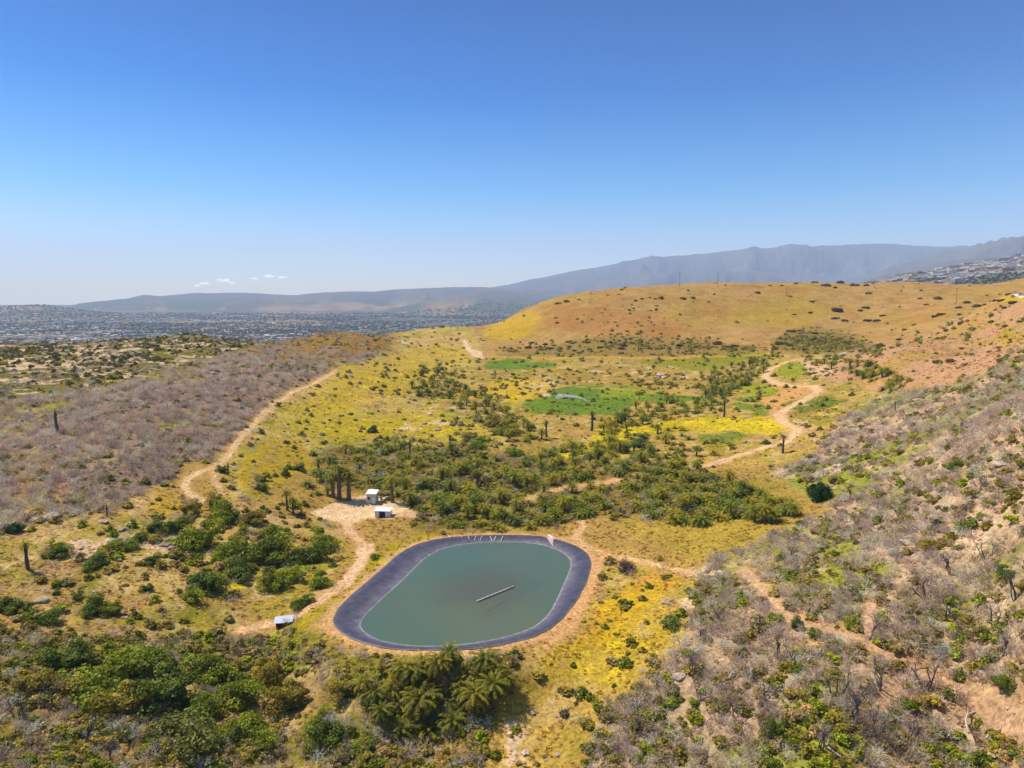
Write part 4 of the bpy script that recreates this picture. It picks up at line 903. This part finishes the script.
# low grass and flower tufts give the open ground its nap
x, y = world_scatter(160000, 62, 480, 41); z = gh(x, y); tracks = gs(TM, x, y)+gs(PM, x, y); pxx, pyy = proj(x, y, z)
keep = (tracks < .25) & (gs(sdp, x, y) > 1.8) & (rng.random(len(x)) < .27*sstep(.3, .5, fbm(x, y, 6, 601, 3))) & (pyy < 1300)
x, y, z = x[keep], y[keep], z[keep]; k = len(x); gc = gs(CC, x, y)*(1.45+.5*rng.random(k))[:, None]
TUFT = [proto('tuft', leafy('tuft', 'instance', s, 5, 12, .22, .5, .6)) for s in (41, 42)]
sz = (.25+.35*rng.random(k))*np.interp(y, [80, 480], [1, 1.7])
gn_scatter('grass', TUFT, np.stack([x, y, z-.03], 1), np.stack([sz*1.3, sz*1.3, sz*.8], 1), rng.random(k)*6.28, gc, rng.integers(0, 2, k), 'dry grass and low yellow flowers over the open ground', 'grass')

# boulders ------------------------------------------------
def boulder(src, seed):
    V = ICO2[0].copy(); r = 1+.55*(fbm(V[:, 0]*2+seed*3, V[:, 1]*2+V[:, 2]*1.7, 1, seed, 3)-.5)*2; V = V*r[:, None]*[1.25, .9, .55]
    return mesh_np('boulder', V, ICO2[1], M['stone', src])
BO = [boulder('object', s) for s in (1, 2, 3, 4)]; BI = [proto('boulder', boulder('instance', s)) for s in (5, 6, 7)]
x, y = world_scatter(36000, 90, 800, 43); z = gh(x, y)
dens = gs(Rm, x, y)*.5+gs(Z['scrub_right'], x, y)*.10+gs(Z['slope_left'], x, y)*.05+gs(Z['scrub_left'], x, y)*.05+gs(Z['pink_hill'], x, y)*.03+gs(Z['brush'], x, y)*.02
dens *= sstep(.42, .56, fbm(x, y, 14, 701, 4))*np.interp(y, [90, 200, 800], [.5, .8, 1])
keep = (rng.random(len(x)) < dens*.42) & (gs(TM, x, y)+gs(PM, x, y) < .3) & (gs(sdp, x, y) > 3)
x, y, z = x[keep], y[keep], z[keep]; k = len(x); print('BOULDERS', k)
size = (.3+1.5*rng.random(k)**3)*np.interp(y, [90, 300, 800], [.9, 1.3, 2.2])
EXTRA = [(52,518,16),(35,520,10),(105,562,8),(118,560,7),(130,525,10),(122,530,8),(165,545,10),(172,548,9),(112,542,9),(80,548,8),(665,602,9),(672,600,7),(601,727,7),(617,735,6),(533,713,6),(556,716,5),(565,653,2.5),(830,444,8),(845,460,10),(868,456,9),(915,455,10),(930,460,9),(660,376,9),(664,378,7),(502,398,5),(461,425,8),(450,410,6),(425,424,6),(438,430,7),(430,414,7),(970,715,6),(1015,712,7),(1008,708,6),(920,705,6),(855,612,5),(985,595,8),(975,598,9),(990,600,7),(240,497,5),(560,384,4),(820,376,5),(954,548,6),(745,442,6),(747,418,6)]
for px, py, wd in EXTRA:
    g = spot(px, py)
    if g: x = np.r_[x, g[0]]; y = np.r_[y, g[1]]; z = np.r_[z, g[2]]; size = np.r_[size, wd/2*g[1]/F]
k = len(x); bc = alb(np.array([(222,196,166),(206,180,158),(190,168,150),(228,206,182)])[rng.integers(0, 4, k)])*(.75+.35*rng.random(k))[:, None]
inview = (lambda X, Y, Z: (lambda a, b: (a > 3) & (a < 1021) & (b < 765))(*proj(X, Y, Z)))(x, y, z)
order = np.argsort(-np.where(inview, size/y, 0)); ind = order[:170]; rest = order[170:]
for i in ind:
    s = size[i]; o = link('boulder', BO[i % 4], None, (x[i], y[i], z[i]+.08*s), rng.random()*6.28, (s, s, s*(.6+.5*rng.random())), bc[i])
    THINGS.append((o, 'boulder', ('big' if s*F/y[i] > 4 else 'small')+(' pale' if bc[i].mean() > .3 else ' tan')+' boulder', 'granite boulders', x[i], y[i], z[i]+.2*s))
gn_scatter('rubble', BI, np.stack([x, y, z], 1)[rest], size[rest], rng.random(len(rest))*6.28, bc[rest], rng.integers(0, 3, len(rest)), 'scatter of small pale stones on the slopes', 'stones')

# dead trees near the camera on the right, fallen trunks
DT = [twiggy('branches', 'object', s, 2, .35, 3, .085, 1.9, 4) for s in (61, 62, 63)]
def snag_trunk(seed):
    r = np.random.default_rng(seed); b = MB(); p = np.array([0, 0, -.1]); pts = [p]
    for k in range(4): p = p+np.array([r.normal()*.07, r.normal()*.07, .26]); pts.append(p)
    b.tube(pts, [.06, .05, .04, .03, .015], 6); return b.mesh('trunk', M['snag_bark'])
M['snag_bark'] = fixed('charred_bark', (120, 104, 100), .9, .5, 1.4, 3)
ST = [snag_trunk(s) for s in (1, 2)]
DEAD_T = [(85,748,30),(130,742,26),(345,640+120,20),(690,672,24),(752,682,22),(765,700,26),(760,640,18),(797,665,20),(835,700,36),(855,725,40),(880,690,34),(925,690,36),(870,640,22),(945,620,30),(995,630,30),(1003,655,24),(700,700,22),(735,720,26),(640,735,22),(720,620,18),
          (790,560,16),(950,575,24),(985,560,22),(925,600,22),(1015,600,26),(875,735,30),(910,740,30),(820,750,28),(18,720,28),(50,710,26),(110,765,24),(170,766,22),(700,640,16),(778,655,22),(960,530,18),(900,520,16),(850,500,14),(980,490,16),(960,430,14),(700,765,24)]
for n_, (px, py, hpx) in enumerate(DEAD_T):
    g = spot(px, py)
    if not g: continue
    s = hpx*g[1]/F*.8; root = bpy.data.objects.new('dead_tree', None); COL.objects.link(root); root.location = (g[0], g[1], g[2]-.1); root.rotation_euler = (rng.normal()*.12, rng.normal()*.12, rng.random()*6.28); root.scale = (s*.8, s*.8, s)
    root['category'] = 'dead tree'; c = alb((150, 136, 136))*(.6+.7*rng.random())
    link('trunk', ST[n_ % 2], root); link('branches', DT[n_ % 3], root, color=c)
    THINGS.append((root, 'dead tree', ('pale' if c.mean() > .2 else 'dark' if c.mean() < .13 else 'grey')+' bare tree', 'dead trees on the burnt slopes', g[0], g[1], g[2]+s*.5))
LOGM = fixed('bleached_wood', (214, 200, 190), .8, .75, 1.15, 3)
def fallen(px, py, L, rz, label, seed, curve=.25):
    g = spot(px, py); 
    if not g: return
    r = np.random.default_rng(seed); b = MB(); pts = []
    for k in range(7): t = k/6; pts.append((L*(t-.5), L*curve*math.sin(t*2.6), .3+.35*math.sin(t*3.1)+.1*r.random()))
    b.tube(pts, [.19, .17, .16, .14, .11, .08, .03], 7)
    for k in (2, 3, 4, 5):
        p = np.array(pts[k]); d = np.array([.5+.5*r.random(), r.normal()*.8, .5*r.random()]); b.tube([p, p+d*L*.12, p+d*L*.2+np.array([0, .3, .3])], [.12, .08, .03], 5)
    o = link('fallen_trunk', b.mesh('fallen_trunk', LOGM, True), None, g, rz, 1); prop(o, label, 'fallen tree')
fallen(985, 728, 8.5, .45, 'bleached white fallen trunk arching below the red dirt road', 1, .35)
fallen(1000, 738, 5, .2, 'smaller bleached branch lying under the arched white trunk', 2, .2)
fallen(840, 752, 4, 1.3, 'upright twisted white dead limb at the bottom right scrub', 3, .5)
fallen(738, 677, 4.5, .5, 'pale fallen branch beside the grey bare trees right of the flowers', 4)
fallen(815, 662, 3, .2, 'short pale branch on bare soil below the dirt road', 5)
fallen(660, 715, 3, -.3, 'slim white branch lying among green shrubs below the flowers', 6)
fallen(890, 520, 4.5, .3, 'pale fallen limb on the grey scrub slope below the round tree', 8)
# the big dry shrub right of the pond
g = spot(627, 572)
if g:
    s = 17*g[1]/F; o = link('dry_shrub', twiggy('dry_shrub', 'object', 90, 34, 1.0, 5, .05), None, (g[0], g[1], g[2]-.1), 0, (s*.95, s*.95, s*1.05), alb((146, 122, 120))); prop(o, 'big rounded purple-grey dry shrub right of the pond', 'dry shrub')

# ------------------------------------------------------------------ buildings and small works
WHT = fixed('white_painted_metal', (.78, .77, .74), .5, .93, 1.04, 1.2, .4); GRYM = fixed('weathered_panel', (.50, .50, .48), .7, .92, 1.06, .6)
DRK = fixed('dark_opening', (.04, .04, .045), .7); WD = fixed('weathered_wood', (.16, .13, .11), .85); RUST = fixed('rusty_metal', (.30, .15, .08), .8)
def thing(nm, loc, rz, label, cat):
    o = bpy.data.objects.new(nm, None); COL.objects.link(o); o.location = loc; o.rotation_euler = (0, 0, rz); prop(o, label, cat); return o
g = spot(372.5, 502.5)
t = thing('shed', g, R(-4), 'boxy white shed with flat pale roof at the back of the yard', 'shed')
link('wall', MB().box(-1.75, 1.75, -1.6, 1.6, -.4, 3.55).mesh('wall', GRYM), t)
link('roof', MB().add([(-1.95,-1.9,3.55),(1.95,-1.9,3.55),(1.95,1.9,4.15),(-1.95,1.9,4.15),(-1.95,-1.9,3.72),(1.95,-1.9,3.72),(1.95,1.9,4.32),(-1.95,1.9,4.32)], [(0,3,2,1),(4,5,6,7),(0,1,5,4),(1,2,6,5),(2,3,7,6),(3,0,4,7)]).mesh('roof', WHT), t)
d = link('door', MB().box(.35, 1.3, -1.66, -1.603, 0, 2.1).mesh('door', WHT), t); link('handle', MB().box(.45, .53, -1.70, -1.663, .95, 1.1).mesh('handle', DRK), d)
b = MB()
for q in range(7): b.box(-1.6+q*.26, -1.55+q*.26, -1.64, -1.603, .3, 3.3)
link('panel_ribs', b.mesh('panel_ribs', WHT), t); link('window', MB().box(-1.2, -.4, -1.70, -1.643, 1.5, 2.4).mesh('window', DRK), t)
g = spot(383.5, 516)
t = thing('open_shelter', g, R(-6), 'low white open-fronted shelter at the front of the yard', 'shelter')
b = MB(); b.box(-2.6, -2.45, -1.4, 1.6, -.4, 2.1).box(2.45, 2.6, -1.4, 1.6, -.4, 2.1).box(-2.45, 2.45, 1.45, 1.6, -.4, 2.2).box(-2.45, -1.1, -1.4, -1.25, -.4, 2.0).box(1.0, 2.45, -1.4, -1.25, -.4, 2.0)
link('wall', b.mesh('wall', WHT), t)
link('roof', MB().add([(-2.9,-1.7,2.1),(2.9,-1.7,2.1),(2.9,1.9,2.5),(-2.9,1.9,2.5),(-2.9,-1.7,2.22),(2.9,-1.7,2.22),(2.9,1.9,2.62),(-2.9,1.9,2.62)], [(0,3,2,1),(4,5,6,7),(0,1,5,4),(1,2,6,5),(2,3,7,6),(3,0,4,7)]).mesh('roof', fixed('dusty_roof', (.66, .65, .66), .6, .85, 1.1, 1.5)), t)
link('doorway', MB().box(-1.05, .95, -1.3, -1.27, -.3, 1.9).mesh('doorway', DRK), t)
g = spot(384, 502.5)
t = thing('water_drum', g, 0, 'small rusty drum standing right of the white shed', 'drum')
link('barrel', MB().tube([(0,0,-.2),(0,0,.3),(0,0,.32),(0,0,.9),(0,0,.92),(0,0,1.5)], [.55,.55,.6,.6,.55,.55], 14).mesh('barrel', RUST, True), t); link('lid', MB().tube([(0,0,1.5),(0,0,1.58)], .6, 14).mesh('lid', GRYM), t)
g = spot(284, 625)
t = thing('metal_roofed_hut', g, R(10), 'small hut with grey-blue metal roof beside the track left of the pond', 'hut')
CORR = fixed('galvanised_sheet', (.40, .43, .48), .5, .85, 1.12, 2, .5)
b = MB()
for xx in (-1.9, 1.9):
    for yy in (-1.3, 1.3): b.box(xx-.07, xx+.07, yy-.07, yy+.07, -.6, 1.7)
t.scale = (.85, .85, .8); link('posts', b.mesh('posts', WD), t); link('wall', MB().box(-1.8, .5, 1.1, 1.2, -.4, 1.6).box(-1.85, -1.75, -1.2, 1.1, -.4, 1.5).mesh('wall', WD), t)
b = MB(); nn = 18
for sgn, x0, x1, dz in ((1, -2.5, .4, 0), (1, .45, 2.6, .16)):
    V = []; Fc = []
    for i in range(nn+1):
        xx = x0+(x1-x0)*i/nn; zz = 1.75+dz+(.045 if i % 2 else 0)
        V += [(xx, -1.7, zz-.28), (xx, 1.7, zz+.28), (xx, -1.7, zz-.34), (xx, 1.7, zz+.22)]
    for i in range(nn): a = 4*i; Fc += [(a, a+4, a+5, a+1), (a+2, a+3, a+7, a+6)]
    Fc += [(0, 1, 3, 2), (4*nn, 4*nn+2, 4*nn+3, 4*nn+1)]
    for i in range(nn): a = 4*i; Fc += [(a, a+2, a+6, a+4), (a+1, a+5, a+7, a+3)]
    b.add(V, Fc)
link('roof', b.mesh('roof', CORR), t)
# floating pipe on the pond
def wpt(px, py, z=WATER_Z): kx, kz = ray(px, py); Y = (z-H0)/kz; return (float(kx*Y), float(Y), z)
p0, p1 = wpt(477, 602), wpt(514, 587)
t = thing('floating_pipe', p0, 0, 'long pale pipe floating on the pond surface', 'pipe'); dx, dy = p1[0]-p0[0], p1[1]-p0[1]
link('pipe', MB().tube([(0,0,.12),(dx*.33,dy*.33,.15),(dx*.66,dy*.66,.14),(dx,dy,.12)], .26, 10).mesh('pipe', fixed('sun_bleached_plastic', (.36, .33, .29), .5, .8, 1.15, 1.5, .4), True), t)
b = MB()
for q in np.linspace(.04, .96, 9): b.tube([(dx*q-dx*.006, dy*q-dy*.006, .14), (dx*q+dx*.006, dy*q+dy*.006, .14)], .32, 10)
link('clamps', b.mesh('clamps', GRYM), t)
# lower mooring line seen through the water's edge
q0, q1 = wpt(486, 612), wpt(510, 598)
prop(link('mooring_line', MB().tube([q0, ((q0[0]+q1[0])/2, (q0[1]+q1[1])/2-.3, WATER_Z+.02), q1], .07, 5).mesh('mooring_line', WD)), 'thin brown line floating just below the pale pipe', 'rope')
# ropes laid down the far slope of the liner
ROPE = fixed('white_rope', (.72, .72, .72), .8)
ORD = ['first', 'second', 'third', 'fourth', 'fifth', 'sixth', 'seventh', 'eighth', 'ninth', 'tenth', 'eleventh', 'twelfth', 'thirteenth', 'fourteenth', 'fifteenth', 'sixteenth', 'seventeenth', 'eighteenth', 'nineteenth', 'twentieth']
for q, px in enumerate((449, 454, 462, 468, 476, 482, 490, 496, 503)):
    a = wpt(px, 536.4, .12); c = wpt(px+(-2 if q % 3 else 2), 541.3, -.8); jx = float(np.interp(px, [449, 503], [0, 0]))
    mid = ((a[0]+c[0])/2, (a[1]+c[1])/2, -.18)
    o = link('liner_rope', MB().tube([(a[0], a[1], .26), (mid[0], mid[1], mid[2]+.06), (c[0], c[1], -.72)], .075, 5).mesh('liner_rope', ROPE)); prop(o, '%s white rope from the left across the far slope of the liner' % ORD[q], 'rope', 'ropes on the far slope of the liner')
# intake chute at the far right corner
g = wpt(553, 541, -.2)
t = thing('inlet_chute', g, R(25), 'pinkish concrete inlet chute on the far right liner corner', 'inlet')
CON = fixed('pink_concrete', (.52, .34, .28), .85, .8, 1.15, 2)
link('slab', MB().add([(-1.5,-2.6,-.75),(1.2,-2.6,-.75),(1.5,2.2,.55),(-1.2,2.2,.55),(-1.5,-2.6,-.5),(1.2,-2.6,-.5),(1.5,2.2,.8),(-1.2,2.2,.8)], [(0,3,2,1),(4,5,6,7),(0,1,5,4),(1,2,6,5),(2,3,7,6),(3,0,4,7)]).mesh('slab', CON), t)
link('pipe', MB().tube([(.2,3.4,.9),(.1,1.6,.95),(0,-.6,.3)], .22, 10).mesh('pipe', WHT, True), t)
# sprinkler on the lawn
g = spot(590.5, 406)
t = thing('sprinkler', g, 0, 'tall sprinkler riser watering the bright green lawn', 'sprinkler')
link('riser', MB().tube([(0,0,-.2),(0,0,2.0)], .06, 6).mesh('riser', GRYM), t); link('nozzle', MB().tube([(0,0,2.0),(-.5,.1,2.3)], [.09,.05], 6).mesh('nozzle', RUST), t)
r = np.random.default_rng(3); P = []
a0 = np.array(g)+[0, 0, 2.3]
for q in range(5200):
    s = r.random()**.7; L = 20*s; sp = .12+1.1*s
    p = a0+np.array([-L+r.normal()*sp*.6, 16*s+r.normal()*sp*1.6, 7.0*s*(1-s*.86)*1.35+r.normal()*sp*.45-(r.random()**3)*1.2*s]); P.append(p)
P = np.array(P); sv = .085; Vd = []; 
off_ = np.array([(0,0,1),(.94,0,-.33),(-.47,.82,-.33),(-.47,-.82,-.33)])*sv
Vd = (P[:, None, :]+off_[None]).reshape(-1, 3); base_ = np.arange(len(P))[:, None, None]*4; Ft = (np.array([(0,1,2),(0,2,3),(0,3,1),(1,3,2)])[None]+base_).reshape(-1, 3)
prop(link('water_spray', mesh_np('water_spray', Vd, Ft, fixed('spray', (.85, .87, .9), .4))), 'white arc of water thrown over the green lawn', 'water spray', kind='stuff')
# utility poles on the hills
def pole(px, py, top, label):
    g = spot(px, py)
    if not g: g = spot(px, py+4)
    if not g: return
    h = (py-top)*g[1]/F; t = thing('utility_pole', g, rng.random()*.6, label, 'utility pole')
    link('post', MB().tube([(0,0,-1),(0,0,h)], [.32, .22], 8).mesh('post', WD), t)
    c = link('crossarm', MB().box(-1.5, 1.5, -.12, .12, h-1.4, h-1.1).mesh('crossarm', WD), t)
    b = MB()
    for xx in (-1.3, 0, 1.3): b.tube([(xx,0,h-1.1),(xx,0,h-.75)], .09, 6)
    link('insulators', b.mesh('insulators', GRYM), c)
pole(679.5, 287.5, 272, 'tall dark pole on the golden hill crest, left one of two'); pole(717.5, 288, 273, 'tall dark pole on the golden hill crest, right one of two')
pole(786.5, 297, 287, 'faint short pole on the hill face below the crest'); pole(874, 288, 279, 'pole on the crest below the hillside suburb'); pole(956, 304, 288, 'tall pole in the hollow between golden and pink hills')
# the pale farm buildings on the skyline of the pink hill
for px, py, wd, ht, lb in ((1018, 294.5, 5, 3.5, 'small white building with brown roof on the pink hill skyline'), (1023, 296, 4, 3, 'second low pale building at the edge of the pink hill skyline')):
    g = spot(px, py+1)
    if g:
        s = g[1]/F; t = thing('farmhouse', g, .2, lb, 'farmhouse')
        link('wall', MB().box(-wd/2*s, wd/2*s, -2, 2, -1, ht*.7*s).mesh('wall', WHT), t)
        link('roof', MB().add([(-wd/2*s-.3,-2.3,ht*.7*s),(wd/2*s+.3,-2.3,ht*.7*s),(wd/2*s+.3,2.3,ht*.7*s),(-wd/2*s-.3,2.3,ht*.7*s),(-wd/2*s-.3,0,ht*s),(wd/2*s+.3,0,ht*s)], [(0,1,5,4),(2,3,4,5),(1,2,5),(3,0,4),(3,2,1,0)]).mesh('roof', fixed('tile_roof', (.32, .2, .15))), t)
        link('door', MB().box(-.5, .5, -2.06, -2.003, -.2, 1.7).mesh('door', DRK), t)

# ------------------------------------------------------------------ labels: which one it is, told from the nearest landmark
LM = [('the white shed', 373, 496), ('the metal-roofed hut', 284, 620), ('the near left pond corner', 340, 640), ('the far left pond corner', 410, 545), ('the far right pond corner', 580, 545), ('the near right pond corner', 550, 635), ('the middle of the near pond bank', 460, 655),
      ('the left track bend', 186, 485), ('the top end of the left track', 335, 371), ('the sprinkler', 590, 400), ('the lone round tree', 818, 490), ('the hairpin of the right track', 768, 378), ('the foot of the right track', 797, 432),
      ('the thick charred palm stub', 592, 420), ('the dark palm on the flower strip', 724, 407), ('the lone burnt palm pole', 57, 410), ('the leaning charred trunk', 26, 560), ('the blackened palm stump', 107, 512), ('the big dry shrub', 627, 560),
      ('the arched white trunk', 985, 722), ('the dark bush by the dirt road', 797, 620), ('the bottom left picture corner', 0, 768), ('the huge olive oak', 190, 735), ('the clump of near palms', 430, 700), ('the yellow flower slope', 600, 665), ('the bottom right picture corner', 1024, 768),
      ('the left crest pole', 679, 280), ('the right crest pole', 717, 280), ('the hollow pole', 955, 297), ('the skyline farmhouse', 1018, 292), ('the small sky clouds', 260, 280), ('the left picture edge at the ridge', 0, 350), ('the reed clump in the meadow', 440, 375), ('the crest pole below the suburb', 874, 283),
      ('the double track loop', 474, 352), ('the dirt road top end', 745, 572), ('the right picture edge at mid height', 1024, 480), ('the right picture edge below the suburb', 1024, 280), ('the upper corner of the grove', 480, 450), ('the middle of the right scrub slope', 900, 600), ('the town gap left of the golden hill', 500, 300), ('the town above the brown hill', 330, 325), ('the east end of the grove', 790, 512), ('the middle of the bare left slope', 130, 600), ('the left end of the golden hill', 545, 325), ('the bottom edge centre', 560, 768), ('the top of the far left town', 90, 315)]
def ordinal(n):
    if n < 20: return ORD[n]
    t = ['twenty', 'thirty', 'forty', 'fifty', 'sixty', 'seventy', 'eighty'][(n+1)//10-2]; u = (n+1) % 10
    return t[:-1]+'ieth' if u == 0 else t+'-'+ORD[u-1]
cells = {}
for it in THINGS:
    o, cat, desc, grp, xx, yy, zz = it; px, py = proj(xx, yy, zz); px, py = float(px), float(py)
    d, k = min(((math.hypot(px-a, (py-b)*1.2), i) for i, (_, a, b) in enumerate(LM))); a, b = LM[k][1:]
    side = 'left of' if px < a-abs(py-b) else 'right of' if px > a+abs(py-b) else 'above' if py < b else 'below'
    cells.setdefault((desc, k, side), []).append((d, o, cat, grp))
for (desc, k, side), L in cells.items():
    L.sort(key=lambda q: q[0])
    for n_, (d, o, cat, grp) in enumerate(L):
        o['label'] = '%s %s %s%s' % (desc, side, LM[k][0], '' if len(L) == 1 else ', the nearest' if n_ == 0 else ', %s nearest' % ordinal(n_)); o['category'] = cat; o['group'] = grp
print('THINGS', len(THINGS), 'palms+oaks', NP, 'z range', GZ.min(), GZ.max())
